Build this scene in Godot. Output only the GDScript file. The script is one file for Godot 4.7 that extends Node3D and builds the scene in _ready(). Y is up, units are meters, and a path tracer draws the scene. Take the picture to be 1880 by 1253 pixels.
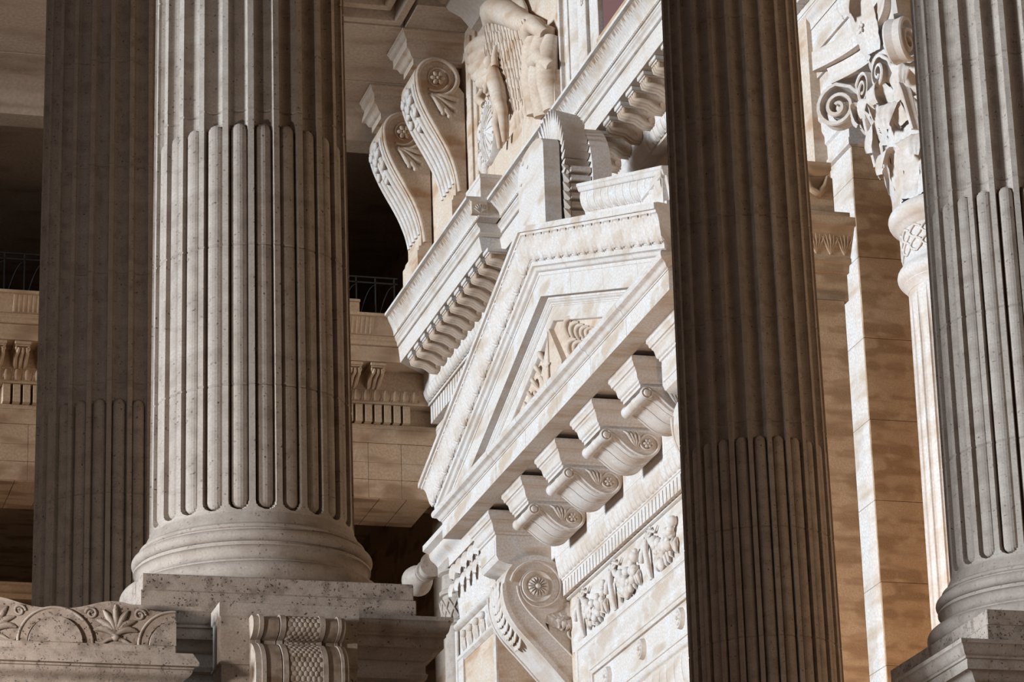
extends Node3D
# A great portico: fluted columns in front, a carved pediment on the wall behind.
# y is up, metres. The carved wall runs along z at about x = 20, the end wall along x at about z = -78.
var M := {}
var used := {}
const SKY_E := 0.45
const SUN_E := 1.6
const SUN_EL := 0.045
const LAMP_E := 75.0
const LAMP2_E := 16.0
const SUN_AZ := 0.105

# ---------------------------------------------------------------- naming
func numbered(n: String) -> String:
	if not used.has(n):
		used[n] = 0
		return n
	used[n] += 1
	return "%s_%03d" % [n, used[n]]

func thing(called: String, label: String, category: String, at: Vector3, group: String = "") -> Node3D:
	var o := Node3D.new()
	o.name = numbered(called)
	add_child(o)
	o.position = at
	o.set_meta("label", label)
	o.set_meta("category", category)
	if group != "":
		o.set_meta("group", group)
	return o

func struct(called: String, label: String, category: String) -> Node3D:
	var o := Node3D.new()
	o.name = called
	add_child(o)
	o.set_meta("kind", "structure")
	o.set_meta("label", label)
	o.set_meta("category", category)
	return o

func S() -> SurfaceTool:
	var st := SurfaceTool.new()
	st.begin(Mesh.PRIMITIVE_TRIANGLES)
	return st

func mesh_of(st: SurfaceTool) -> ArrayMesh:
	st.generate_normals()
	return st.commit()

func put(called: String, mesh: Mesh, mat: Material, parent: Node3D, xf: Transform3D = Transform3D()) -> MeshInstance3D:
	var o := MeshInstance3D.new()
	o.name = called
	o.mesh = mesh
	o.material_override = mat
	parent.add_child(o, true)
	o.transform = xf
	return o

# builds a part whose vertices are written in world coordinates under a thing that stands at its own position
func obj(called: String, st: SurfaceTool, mat: Material, parent: Node3D) -> MeshInstance3D:
	var o := put(called, mesh_of(st), mat, parent)
	o.position = -parent.position if parent.get_parent() == self else Vector3.ZERO
	return o

# ---------------------------------------------------------------- shapes
func quad(st: SurfaceTool, a: Vector3, b: Vector3, c: Vector3, d: Vector3) -> void:
	st.add_vertex(a); st.add_vertex(b); st.add_vertex(c)
	st.add_vertex(a); st.add_vertex(c); st.add_vertex(d)

func flat(st: SurfaceTool) -> void:
	st.set_smooth_group(-1)

func box(st: SurfaceTool, a: Vector3, b: Vector3, c: float = 0.0) -> void:
	flat(st)
	var lo := Vector3(minf(a.x, b.x), minf(a.y, b.y), minf(a.z, b.z))
	var hi := Vector3(maxf(a.x, b.x), maxf(a.y, b.y), maxf(a.z, b.z))
	var g := Vector3(c, c, c)
	var L := [lo, hi]
	var I := [lo + g, hi - g]
	# faces
	for ax in 3:
		var u := (ax + 1) % 3
		var v := (ax + 2) % 3
		for s in 2:
			var p: Array = []
			for q in [[0, 0], [1, 0], [1, 1], [0, 1]]:
				var w := Vector3()
				w[ax] = L[s][ax]
				w[u] = I[q[0]][u]
				w[v] = I[q[1]][v]
				p.append(w)
			if s == 0:
				quad(st, p[0], p[1], p[2], p[3])
			else:
				quad(st, p[3], p[2], p[1], p[0])
	if c <= 0.0:
		return
	for ax in 3:
		var u := (ax + 1) % 3
		var v := (ax + 2) % 3
		for su in 2:
			for sv in 2:
				var a0 := Vector3(); var a1 := Vector3(); var b0 := Vector3(); var b1 := Vector3()
				a0[u] = L[su][u]; a0[v] = I[sv][v]; a0[ax] = I[0][ax]
				a1 = a0; a1[ax] = I[1][ax]
				b0[u] = I[su][u]; b0[v] = L[sv][v]; b0[ax] = I[0][ax]
				b1 = b0; b1[ax] = I[1][ax]
				if su == sv:
					quad(st, b0, b1, a1, a0)
				else:
					quad(st, a0, a1, b1, b0)
	for sx in 2:
		for sy in 2:
			for sz in 2:
				var p := Vector3(L[sx].x, I[sy].y, I[sz].z)
				var q := Vector3(I[sx].x, L[sy].y, I[sz].z)
				var r := Vector3(I[sx].x, I[sy].y, L[sz].z)
				if (sx + sy + sz) % 2 == 1:
					st.add_vertex(p); st.add_vertex(r); st.add_vertex(q)
				else:
					st.add_vertex(p); st.add_vertex(q); st.add_vertex(r)

# closed outline carried from f0(point) to f1(point); curved runs are shaded smooth
func prism(st: SurfaceTool, prof: PackedVector2Array, f0: Callable, f1: Callable, caps: bool = true) -> void:
	var n := prof.size()
	var grp := 1
	for i in n:
		var a := prof[i]
		var b := prof[(i + 1) % n]
		var pr := prof[(i - 1 + n) % n]
		if i > 0:
			var d0 := (a - pr).normalized()
			var d1 := (b - a).normalized()
			if d0.dot(d1) < 0.82:
				grp += 1
		st.set_smooth_group(grp)
		quad(st, f0.call(a), f1.call(a), f1.call(b), f0.call(b))
	if caps:
		flat(st)
		var t := Geometry2D.triangulate_polygon(prof)
		for k in range(0, t.size(), 3):
			st.add_vertex(f0.call(prof[t[k]])); st.add_vertex(f0.call(prof[t[k + 1]])); st.add_vertex(f0.call(prof[t[k + 2]]))
			st.add_vertex(f1.call(prof[t[k]])); st.add_vertex(f1.call(prof[t[k + 2]])); st.add_vertex(f1.call(prof[t[k + 1]]))

# outline in (x, y), straight run along z
func along_z(st: SurfaceTool, prof: PackedVector2Array, z0: float, z1: float) -> void:
	prism(st, prof, func(p): return Vector3(p.x, p.y, z0), func(p): return Vector3(p.x, p.y, z1))

# outline in (z, y), straight run along x
func along_x(st: SurfaceTool, prof: PackedVector2Array, x0: float, x1: float) -> void:
	prism(st, prof, func(p): return Vector3(x0, p.y, p.x), func(p): return Vector3(x1, p.y, p.x))

# rectangular footprint whose inset changes with height: caps, cornices round a block
func stack(st: SurfaceTool, x0: float, x1: float, z0: float, z1: float, lev: Array, open_hi_x: bool = false) -> void:
	var rings: Array = []
	for l in lev:
		var o: float = l[0]
		var y: float = l[1]
		var xb := x1 if open_hi_x else x1 - o
		rings.append([Vector3(x0 + o, y, z0 + o), Vector3(xb, y, z0 + o), Vector3(xb, y, z1 - o), Vector3(x0 + o, y, z1 - o)])
	var g := 1
	for k in rings.size() - 1:
		if k > 0:
			var e0 := Vector2(lev[k][0] - lev[k - 1][0], lev[k][1] - lev[k - 1][1]).normalized()
			var e1 := Vector2(lev[k + 1][0] - lev[k][0], lev[k + 1][1] - lev[k][1]).normalized()
			if e0.dot(e1) < 0.8:
				g += 1
		for i in 4:
			var j := (i + 1) % 4
			st.set_smooth_group(g * 4 + i)
			quad(st, rings[k][i], rings[k + 1][i], rings[k + 1][j], rings[k][j])
	flat(st)
	var r0: Array = rings[0]
	var r1: Array = rings[rings.size() - 1]
	quad(st, r0[0], r0[1], r0[2], r0[3])
	quad(st, r1[3], r1[2], r1[1], r1[0])

# turned shape: prof of (radius, height) about the local y axis of xf
func lathe(st: SurfaceTool, prof: Array, xf: Transform3D, segs: int = 24) -> void:
	var g := 1
	for i in prof.size() - 1:
		if i > 0:
			var d0: Vector2 = (prof[i] - prof[i - 1]).normalized()
			var d1: Vector2 = (prof[i + 1] - prof[i]).normalized()
			if d0.dot(d1) < 0.75:
				g += 1
		st.set_smooth_group(g)
		for k in segs:
			var a0 := TAU * k / segs
			var a1 := TAU * (k + 1) / segs
			var p: Vector2 = prof[i]
			var q: Vector2 = prof[i + 1]
			var A := xf * Vector3(p.x * cos(a0), p.y, p.x * sin(a0))
			var Bv := xf * Vector3(p.x * cos(a1), p.y, p.x * sin(a1))
			var Cv := xf * Vector3(q.x * cos(a1), q.y, q.x * sin(a1))
			var D := xf * Vector3(q.x * cos(a0), q.y, q.x * sin(a0))
			if p.x < 0.0001:
				st.add_vertex(A); st.add_vertex(D); st.add_vertex(Cv)
			elif q.x < 0.0001:
				st.add_vertex(A); st.add_vertex(D); st.add_vertex(Bv)
			else:
				quad(st, A, D, Cv, Bv)

func ball(st: SurfaceTool, c: Vector3, r: Vector3, bas: Basis = Basis(), segs: int = 10, rings: int = 7) -> void:
	var pr: Array = []
	for i in rings + 1:
		var a := PI * i / rings
		pr.append(Vector2(sin(a), -cos(a)))
	pr[0].x = 0.0
	pr[rings].x = 0.0
	lathe(st, pr, Transform3D(bas * Basis.from_scale(r), c), segs)

func tube(st: SurfaceTool, pts: Array, rad: Array, segs: int = 8) -> void:
	st.set_smooth_group(1)
	var rings: Array = []
	var up := Vector3(0.13, 0.91, 0.37).normalized()
	for i in pts.size():
		var d: Vector3 = (pts[mini(i + 1, pts.size() - 1)] - pts[maxi(i - 1, 0)]).normalized()
		var u := d.cross(up).normalized()
		var v := u.cross(d).normalized()
		up = v
		var ring: Array = []
		for k in segs:
			var a := TAU * k / segs
			ring.append(pts[i] + (u * cos(a) + v * sin(a)) * rad[i])
		rings.append(ring)
	for i in rings.size() - 1:
		for k in segs:
			var j := (k + 1) % segs
			quad(st, rings[i][k], rings[i + 1][k], rings[i + 1][j], rings[i][j])
	flat(st)
	for k in range(1, segs - 1):
		st.add_vertex(rings[0][0]); st.add_vertex(rings[0][k]); st.add_vertex(rings[0][k + 1])
		var e: Array = rings[rings.size() - 1]
		st.add_vertex(e[0]); st.add_vertex(e[k + 1]); st.add_vertex(e[k])

# carved band: a curve in (a, b), offset outward by pattern(s, t), carried along t by map(point, t)
func relief(st: SurfaceTool, curve: Array, nt: int, pat: Callable, map: Callable, tint = null) -> void:
	st.set_smooth_group(1)
	var ns := curve.size()
	var grid: Array = []
	for i in ns:
		var tang: Vector2 = (curve[mini(i + 1, ns - 1)] - curve[maxi(i - 1, 0)]).normalized()
		var nor := Vector2(-tang.y, tang.x)
		var row: Array = []
		for j in nt + 1:
			var t := float(j) / nt
			var h: float = pat.call(float(i) / (ns - 1), t)
			row.append(map.call(curve[i] + nor * h, t))
		grid.append(row)
	for i in ns - 1:
		for j in nt:
			if tint != null:
				for q in [[0, 0], [1, 0], [1, 1], [0, 0], [1, 1], [0, 1]]:
					st.set_color(tint.call(float(i + q[0]) / (ns - 1), float(j + q[1]) / nt))
					st.add_vertex(grid[i + q[0]][j + q[1]])
			else:
				quad(st, grid[i][j], grid[i + 1][j], grid[i + 1][j + 1], grid[i][j + 1])

# flat strap swept along points: width along wd, thickness th
func band(st: SurfaceTool, pts: Array, wd: Vector3, w: Array, th: float) -> void:
	var g0: Array = []
	for i in pts.size():
		var d: Vector3 = (pts[mini(i + 1, pts.size() - 1)] - pts[maxi(i - 1, 0)]).normalized()
		var n := d.cross(wd).normalized()
		var h: float = w[i] * 0.5
		g0.append([pts[i] - wd * h + n * th * 0.25, pts[i] - wd * h * 0.8 + n * th * 0.5, pts[i] + n * th * 0.2, pts[i] + wd * h * 0.8 + n * th * 0.5, pts[i] + wd * h + n * th * 0.25, pts[i] + wd * h - n * th * 0.5, pts[i] - wd * h - n * th * 0.5])
	for k in 7:
		st.set_smooth_group(10 + k)
		for i in pts.size() - 1:
			var j := (k + 1) % 7
			quad(st, g0[i][k], g0[i + 1][k], g0[i + 1][j], g0[i][j])
	flat(st)
	for e in [g0[0], g0[g0.size() - 1]]:
		for k in range(1, 6):
			st.add_vertex(e[0]); st.add_vertex(e[k]); st.add_vertex(e[k + 1])

# acanthus leaf standing against a surface: local y up, z outward, x across; the tip curls over
func leaf_shape(h: float, w: float, curl: float, lobes: float = 4.0) -> ArrayMesh:
	var st := S()
	st.set_smooth_group(1)
	var rows: Array = []
	var nv := 13
	for i in 25:
		var s := i / 24.0
		var y := h * s / 0.78
		var z := 0.05 * h * s
		if s > 0.60:
			var q := (s - 0.60) / 0.40 * 3.7
			z = 0.05 * h * 0.6 + curl * (1.0 - cos(q)) * 0.55
			y = h * 0.60 / 0.78 + curl * sin(q) * 0.95
		var wd := w * (0.62 + 0.42 * sin(PI * minf(s * 1.05, 1.0))) * (1.0 if s < 0.85 else 1.0 - (s - 0.85) * 3.6)
		wd *= 0.88 + 0.12 * absf(cos(s * PI * lobes))
		var row: Array = []
		for j in nv:
			var v := j / float(nv - 1) * 2.0 - 1.0
			var rib := 0.012 * cos((absf(v) * 3.0 - s * lobes) * TAU)
			var lift := h * (0.06 * (1.0 - v * v) + rib * (0.4 + absf(v))) + 0.03 * h * exp(-v * v * 60.0)
			row.append(Vector3(v * wd, y - absf(v) * 0.03 * h, z + lift))
		rows.append(row)
	for i in 24:
		for j in nv - 1:
			quad(st, rows[i][j], rows[i + 1][j], rows[i + 1][j + 1], rows[i][j + 1])
	return mesh_of(st)

func bez(a: Vector2, b: Vector2, c: Vector2, d: Vector2, n: int) -> Array:
	var r: Array = []
	for i in n + 1:
		r.append(a.bezier_interpolate(b, c, d, float(i) / n))
	return r

# an S or a quarter curve between two points: k>0 leaves a along x first
func cyma(a: Vector2, b: Vector2, n: int = 8, flip: bool = false) -> Array:
	if flip:
		return bez(a, Vector2(a.x, lerpf(a.y, b.y, 0.55)), Vector2(b.x, lerpf(a.y, b.y, 0.45)), b, n)
	return bez(a, Vector2(lerpf(a.x, b.x, 0.55), a.y), Vector2(lerpf(a.x, b.x, 0.45), b.y), b, n)

func poly(parts: Array) -> PackedVector2Array:
	var r := PackedVector2Array()
	for p in parts:
		if p is Vector2:
			if r.size() == 0 or r[r.size() - 1].distance_to(p) > 0.0005:
				r.append(p)
		else:
			for q in p:
				if r.size() == 0 or r[r.size() - 1].distance_to(q) > 0.0005:
					r.append(q)
	return r

func V2(x: float, y: float) -> Vector2:
	return Vector2(x, y)

# ---------------------------------------------------------------- carved patterns
func acanthus(amp: float) -> Callable:
	return func(s: float, t: float) -> float:
		var e := absf(t - 0.5) * 2.0
		var w := 0.92 * sqrt(maxf(sin(PI * clampf(0.16 + 0.80 * s, 0.0, 1.0)), 0.0)) * (0.80 + 0.20 * absf(cos(s * PI * 4.0)))
		if e > w:
			return -0.25 * amp
		var q := e / maxf(w, 0.001)
		var rib := cos((e * 2.2 - s * 4.0) * TAU) * (0.25 + 0.75 * q)
		var vein := exp(-e * e * 120.0)
		return amp * (0.35 * sqrt(1.0 - q * q) + 0.28 * rib + 0.55 * vein)

# long narrow tongues, parted by fine lines
func tongue(amp: float, n: float) -> Callable:
	return func(s: float, t: float) -> float:
		var e := absf(fposmod(t * n, 1.0) - 0.5) * 2.0
		var d := amp * (0.5 if e < 0.86 else -0.5)
		return d + amp * 0.5 * exp(-e * e * 60.0) * (1.0 - s)

func egg(amp: float) -> Callable:
	return func(s: float, t: float) -> float:
		var u := (t - 0.5) / 0.34
		var v := (s - 0.52) / 0.56
		var e := 1.0 - u * u - v * v
		if e > 0.0:
			return amp * sqrt(e)
		var rim := 1.0 - u * u * 0.66 - v * v * 0.8
		if rim < 0.12 and rim > -0.25:
			return amp * 0.45
		var d := minf(t, 1.0 - t)
		return amp * (0.5 if d < 0.05 else -0.1)

# ---------------------------------------------------------------- stone
func noise(sd: int, freq: float, oct: int, kind: int = FastNoiseLite.TYPE_SIMPLEX_SMOOTH) -> FastNoiseLite:
	var n := FastNoiseLite.new()
	n.seed = sd
	n.noise_type = kind
	n.frequency = freq
	n.fractal_octaves = oct
	return n

# colours of a weathered stone: base, stain, pale bloom; streak > 1 lays the stains out in level beds
func stone(sd: int, base: Color, stain: Color, bloom: Color, stain_at: float, streak: int, pits: float, scale: float, rough: float = 0.85, bump: float = 1.0) -> StandardMaterial3D:
	var w := 512
	var big := noise(sd, 0.008, 4).get_seamless_image(w, w).get_data()
	var bed := noise(sd + 7, 0.012, 4).get_seamless_image(w / streak, w)
	bed.resize(w, w, Image.INTERPOLATE_CUBIC)
	var bd := bed.get_data()
	var fine := noise(sd + 13, 0.11, 3).get_seamless_image(w, w).get_data()
	var pit := noise(sd + 29, 0.05, 2, FastNoiseLite.TYPE_CELLULAR).get_seamless_image(w, w).get_data()
	var px := PackedByteArray()
	px.resize(w * w * 3)
	var hb := PackedByteArray()
	hb.resize(w * w)
	for i in w * w:
		var a := big[i] / 255.0
		var b := bd[i] / 255.0
		var f := fine[i] / 255.0
		var p := pit[i] / 255.0
		var k := smoothstep(stain_at, stain_at + 0.3, b * 0.65 + a * 0.25 + f * 0.15)
		var c := base.lerp(stain, k)
		c = c.lerp(bloom, smoothstep(0.55, 0.85, 1.0 - a) * 0.6)
		var g := 0.90 + 0.2 * f
		var hole := 0.0
		if pits > 0.0 and p < pits and f < 0.46 and a > 0.42:
			hole = 1.0
			g *= 0.45
		px[i * 3] = int(clampf(c.r * g, 0, 1) * 255.0)
		px[i * 3 + 1] = int(clampf(c.g * g, 0, 1) * 255.0)
		px[i * 3 + 2] = int(clampf(c.b * g, 0, 1) * 255.0)
		hb[i] = int(clampf(0.35 + 0.3 * f + 0.25 * b - 0.5 * hole, 0, 1) * 255.0)
	var img := Image.create_from_data(w, w, false, Image.FORMAT_RGB8, px)
	img.generate_mipmaps()
	var hi := Image.create_from_data(w, w, false, Image.FORMAT_L8, hb)
	hi.convert(Image.FORMAT_RGBA8)
	hi.bump_map_to_normal_map(bump * 2.0)
	hi.generate_mipmaps()
	var m := StandardMaterial3D.new()
	m.albedo_texture = ImageTexture.create_from_image(img)
	m.normal_enabled = true
	m.normal_texture = ImageTexture.create_from_image(hi)
	m.normal_scale = 0.4
	m.roughness = rough
	m.uv1_triplanar = true
	m.uv1_world_triplanar = true
	m.uv1_scale = Vector3(scale, scale, scale)
	m.cull_mode = BaseMaterial3D.CULL_DISABLED
	return m

func plain(c: Color, rough: float = 0.8) -> StandardMaterial3D:
	var m := StandardMaterial3D.new()
	m.albedo_color = c
	m.roughness = rough
	m.cull_mode = BaseMaterial3D.CULL_DISABLED
	return m

# ---------------------------------------------------------------- the giant columns
func shaft_radius(y: float) -> float:
	return 1.0 - 0.17 * pow(clampf((y - 10.4) / 25.0, 0.0, 1.0), 1.1)

const FL := 24
const CABLE_TOP := 14.62
const FLUTE_END := 10.60

func flute_depth(u: float, y: float, hw: float) -> float:
	var ru := absf(u)
	var rb := ru
	var yc := FLUTE_END + hw
	if y < yc:
		rb = sqrt(ru * ru + pow((yc - y) / hw, 2.0))
	if rb >= 1.0:
		return 0.0
	var rc := ru
	var yt := CABLE_TOP - hw
	if y > yt:
		rc = sqrt(ru * ru + pow((y - yt) / hw, 2.0))
	rc = maxf(rc, rb)
	if rc < 0.82:
		return 0.062 - 0.048 * sqrt(1.0 - pow(rc / 0.82, 2.0))
	if rc < 0.98 and y < CABLE_TOP:
		return 0.088
	return 0.094 * sqrt(1.0 - rb * rb) + 0.008

func drum(cx: float, cz: float, y0: float, y1: float, turn: float, first: bool) -> SurfaceTool:
	var st := S()
	flat(st)
	var rows: Array = [y0, y0 + 0.014]
	var y := y0 + 0.014
	while y < y1 - 0.02:
		var fine: bool = (y > FLUTE_END - 0.03 and y < FLUTE_END + 0.11) or (y > CABLE_TOP - 0.12 and y < CABLE_TOP + 0.02)
		y += 0.011 if fine else minf(0.35, maxf(0.03, (FLUTE_END - 0.025 - y) if y < FLUTE_END - 0.03 else ((CABLE_TOP - 0.115 - y) if y < CABLE_TOP - 0.12 else 0.5)))
		if y < y1 - 0.016:
			rows.append(y)
	rows.append(y1 - 0.014)
	rows.append(y1)
	var us := [-1.0, -0.985, -0.97, -0.83, -0.815, -0.66, -0.42, -0.14, 0.14, 0.42, 0.66, 0.815, 0.83, 0.97, 0.985, 1.0]
	var hf := TAU / FL * 0.385
	var prev: Array = []
	for ri in rows.size():
		var yy: float = rows[ri]
		var R := shaft_radius(yy)
		if first and yy < 10.58:
			R += 0.075 * pow((10.58 - yy) / 0.14, 2.0)
		var cut := 0.013 if (ri == 0 and not first) or ri == rows.size() - 1 else 0.0
		var hw := R * sin(hf)
		var ring: Array = []
		for k in FL:
			for u in us:
				var a: float = turn + TAU * k / FL + u * hf
				var r: float = R - flute_depth(u, yy, hw) - cut
				ring.append(Vector3(cx + r * cos(a), yy, cz + r * sin(a)))
		if ri > 0:
			var n := ring.size()
			for i in n:
				var j := (i + 1) % n
				quad(st, prev[i], ring[i], ring[j], prev[j])
		prev = ring
	return st

func giant_column(cx: float, cz: float, turn: float, shift: float, label: String, mat: Material) -> void:
	var t := thing("fluted_column", label, "column", Vector3(cx, 9.5, cz), "giant fluted columns of the portico")
	var st := S()
	box(st, Vector3(cx - 1.29, 9.675, cz - 1.29), Vector3(cx + 1.29, 9.835, cz + 1.29), 0.008)
	box(st, Vector3(cx - 1.31, 9.5, cz - 1.31), Vector3(cx + 1.31, 9.672, cz + 1.31), 0.008)
	obj("plinth", st, M.pitted, t)
	var xf := Transform3D(Basis(), Vector3(cx, 0, cz))
	st = S()
	var pr: Array = [V2(0.9, 9.835), V2(1.2, 9.835)]
	for i in 13:
		var a := -PI / 2 + PI * i / 12
		pr.append(V2(1.19 + 0.095 * cos(a), 9.935 + 0.1 * sin(a)))
	pr.append_array([V2(1.175, 10.036), V2(1.175, 10.06)])
	lathe(st, pr, xf, 96)
	obj("lower_torus", st, mat, t)
	st = S()
	pr = [V2(1.0, 10.06), V2(1.165, 10.06)]
	pr.append_array(bez(V2(1.165, 10.062), V2(1.10, 10.09), V2(1.085, 10.15), V2(1.135, 10.20), 10))
	pr.append_array([V2(1.155, 10.205), V2(1.155, 10.225), V2(1.135, 10.228), V2(1.135, 10.245), V2(1.0, 10.245)])
	lathe(st, pr, xf, 96)
	obj("scotia", st, mat, t)
	st = S()
	pr = [V2(1.0, 10.245), V2(1.115, 10.245)]
	for i in 11:
		var a := -PI / 2 + PI * i / 10
		pr.append(V2(1.11 + 0.062 * cos(a), 10.307 + 0.06 * sin(a)))
	pr.append_array([V2(1.095, 10.37), V2(1.095, 10.39)])
	for i in 7:
		var a := -PI / 2 + PI * i / 6
		pr.append(V2(1.075 + 0.028 * cos(a), 10.415 + 0.025 * sin(a)))
	pr.append_array([V2(1.07, 10.442), V2(0.9, 10.442)])
	lathe(st, pr, xf, 96)
	obj("upper_torus", st, mat, t)
	var y0 := 10.44
	var y1 := 11.86 + shift
	var k := 0
	while y0 < 34.5:
		obj("drum", drum(cx, cz, y0, y1, turn, k == 0), mat, t)
		y0 = y1
		y1 = minf(y1 + 1.445, 35.2)
		k += 1
		if y1 - y0 < 0.2:
			break
	st = S()
	lathe(st, [V2(0.82, 35.1), V2(0.9, 35.2), V2(0.92, 35.3), V2(0.95, 35.5), V2(1.2, 36.1), V2(1.25, 36.3), V2(0.5, 36.3)], xf, 48)
	box(st, Vector3(cx - 1.3, 36.3, cz - 1.3), Vector3(cx + 1.3, 36.62, cz + 1.3), 0.03)
	obj("capital", st, mat, t)

# ---------------------------------------------------------------- foreground pedestals and parapet
func pedestal(cx: float, cz: float, label: String) -> void:
	var t := thing("column_pedestal", label, "pedestal", Vector3(cx, 0, cz), "pedestals under the giant columns")
	var h := 1.64
	var st := S()
	var lv: Array = [[0.30, 8.80], [0.30, 8.93], [0.22, 8.94], [0.205, 8.98], [0.225, 9.0], [0.225, 9.11]]
	for p in cyma(V2(0.22, 9.11), V2(0.13, 9.205), 6):
		lv.append([p.x, p.y])
	lv.append_array([[0.08, 9.21], [0.08, 9.31], [0.06, 9.315]])
	for p in cyma(V2(0.06, 9.34), V2(0.0, 9.455), 6):
		lv.append([p.x, p.y])
	lv.append_array([[0.0, 9.495], [0.05, 9.498]])
	stack(st, cx - h, cx + h, cz - h, cz + h - 0.22, lv)
	obj("cornice", st, M.col, t)
	st = S()
	box(st, Vector3(cx - h + 0.26, 1.2, cz - h + 0.26), Vector3(cx + h - 0.26, 8.80, cz + h - 0.5), 0.02)
	obj("dado", st, M.col, t)
	st = S()
	box(st, Vector3(cx - h, 0.0, cz - h), Vector3(cx + h, 1.2, cz + h - 0.22), 0.03)
	obj("foot", st, M.col, t)

func scroll_block() -> void:
	var t := thing("scroll_bracket", "pale stone bracket with a banded scale-carved roll below the bright column", "bracket", Vector3(6.12, 8.4, -29.1))
	var st := S()
	stack(st, 5.47, 6.77, -29.42, -29.0, [[0.02, 8.0], [0.02, 8.86], [0.0, 8.865], [0.0, 8.88], [0.015, 8.885], [0.015, 9.30], [0.0, 9.315], [0.0, 9.44], [0.01, 9.445]])
	obj("block", st, M.col, t)
	# section in (z, y)
	var cz := -28.9
	var prof := poly([V2(-29.02, 9.30), bez(V2(-28.93, 9.305), V2(-28.84, 9.30), V2(-28.80, 9.25), V2(-28.80, 9.2), 7), bez(V2(-28.80, 9.2), V2(-28.80, 9.14), V2(-28.88, 9.095), V2(-28.985, 9.09), 6), bez(V2(-28.985, 9.055), V2(-28.90, 9.05), V2(-28.80, 8.99), V2(-28.73, 8.90), 7), bez(V2(-28.73, 8.90), V2(-28.67, 8.80), V2(-28.68, 8.55), V2(-28.78, 8.45), 8), V2(-29.02, 8.36)])
	var grow := func(k: float) -> PackedVector2Array:
		var r := PackedVector2Array()
		for p in prof:
			r.append(p + V2(k if p.x > -29.0 else 0.0, k * 0.6 if p.y > 9.25 else 0.0))
		return r
	var cuts := [[5.745, 5.80, 0.0], [5.80, 5.84, 0.014], [5.85, 5.985, -0.01], [5.995, 6.045, 0.014], [6.05, 6.355, 0.0], [6.36, 6.41, 0.014], [6.42, 6.525, -0.01], [6.53, 6.56, 0.014], [6.565, 6.60, 0.0]]
	for c in cuts:
		st = S()
		along_x(st, grow.call(c[2]), c[0], c[1])
		obj("roll_band", st, M.scroll, t)
	# overlapping scales on the wide middle band
	var sc := S()
	ball(sc, Vector3.ZERO, Vector3(0.027, 0.031, 0.0075), Basis(), 8, 5)
	var sm := mesh_of(sc)
	var n := prof.size()
	var acc := 0.0
	var row := 0
	for i in range(1, n - 2):
		var a := prof[i]
		var b := prof[i + 1]
		var L := a.distance_to(b)
		var q := 0.0
		while acc < L:
			var p := a.lerp(b, acc / L)
			var d := (b - a).normalized()
			var nor := Vector3(0, d.x, -d.y)
			if nor.z < 0 and p.x > -28.9:
				nor = -nor
			for k in 6:
				var x := 6.08 + 0.05 * k + (0.025 if row % 2 == 1 else 0.0)
				var zz := Vector3(0, nor.y, nor.z).normalized()
				var yy := zz.cross(Vector3(1, 0, 0)).normalized()
				put("scale", sm, M.scroll, t, Transform3D(Basis(Vector3(1, 0, 0), yy, zz), Vector3(x, p.y, p.x) - t.position))
			row += 1
			acc += 0.045
			q += 1.0
		acc -= L

func palmette(c: Vector3, hgt: float, parent: Node3D, mat: Material, count: int = 7) -> void:
	for k in count:
		var f := (float(k) / (count - 1) - 0.5) * 2.0
		var a := f * 1.5
		var len := hgt * (1.0 - 0.32 * absf(f))
		var st := S()
		var pts: Array = []
		var rad: Array = []
		for i in 8:
			var s := i / 7.0
			var bend := a * (0.35 + 0.5 * s) if absf(f) > 0.01 else 0.0
			pts.append(c + Vector3(sin(bend) * len * s * 1.05, cos(bend * 1.05) * len * s, 0.0))
			rad.append(hgt * 0.115 * sqrt(maxf(sin(PI * clampf(0.06 + 0.92 * s, 0, 1)), 0.02)))
		tube(st, pts, rad, 7)
		obj("palmette_leaf", st, mat, parent)

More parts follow.
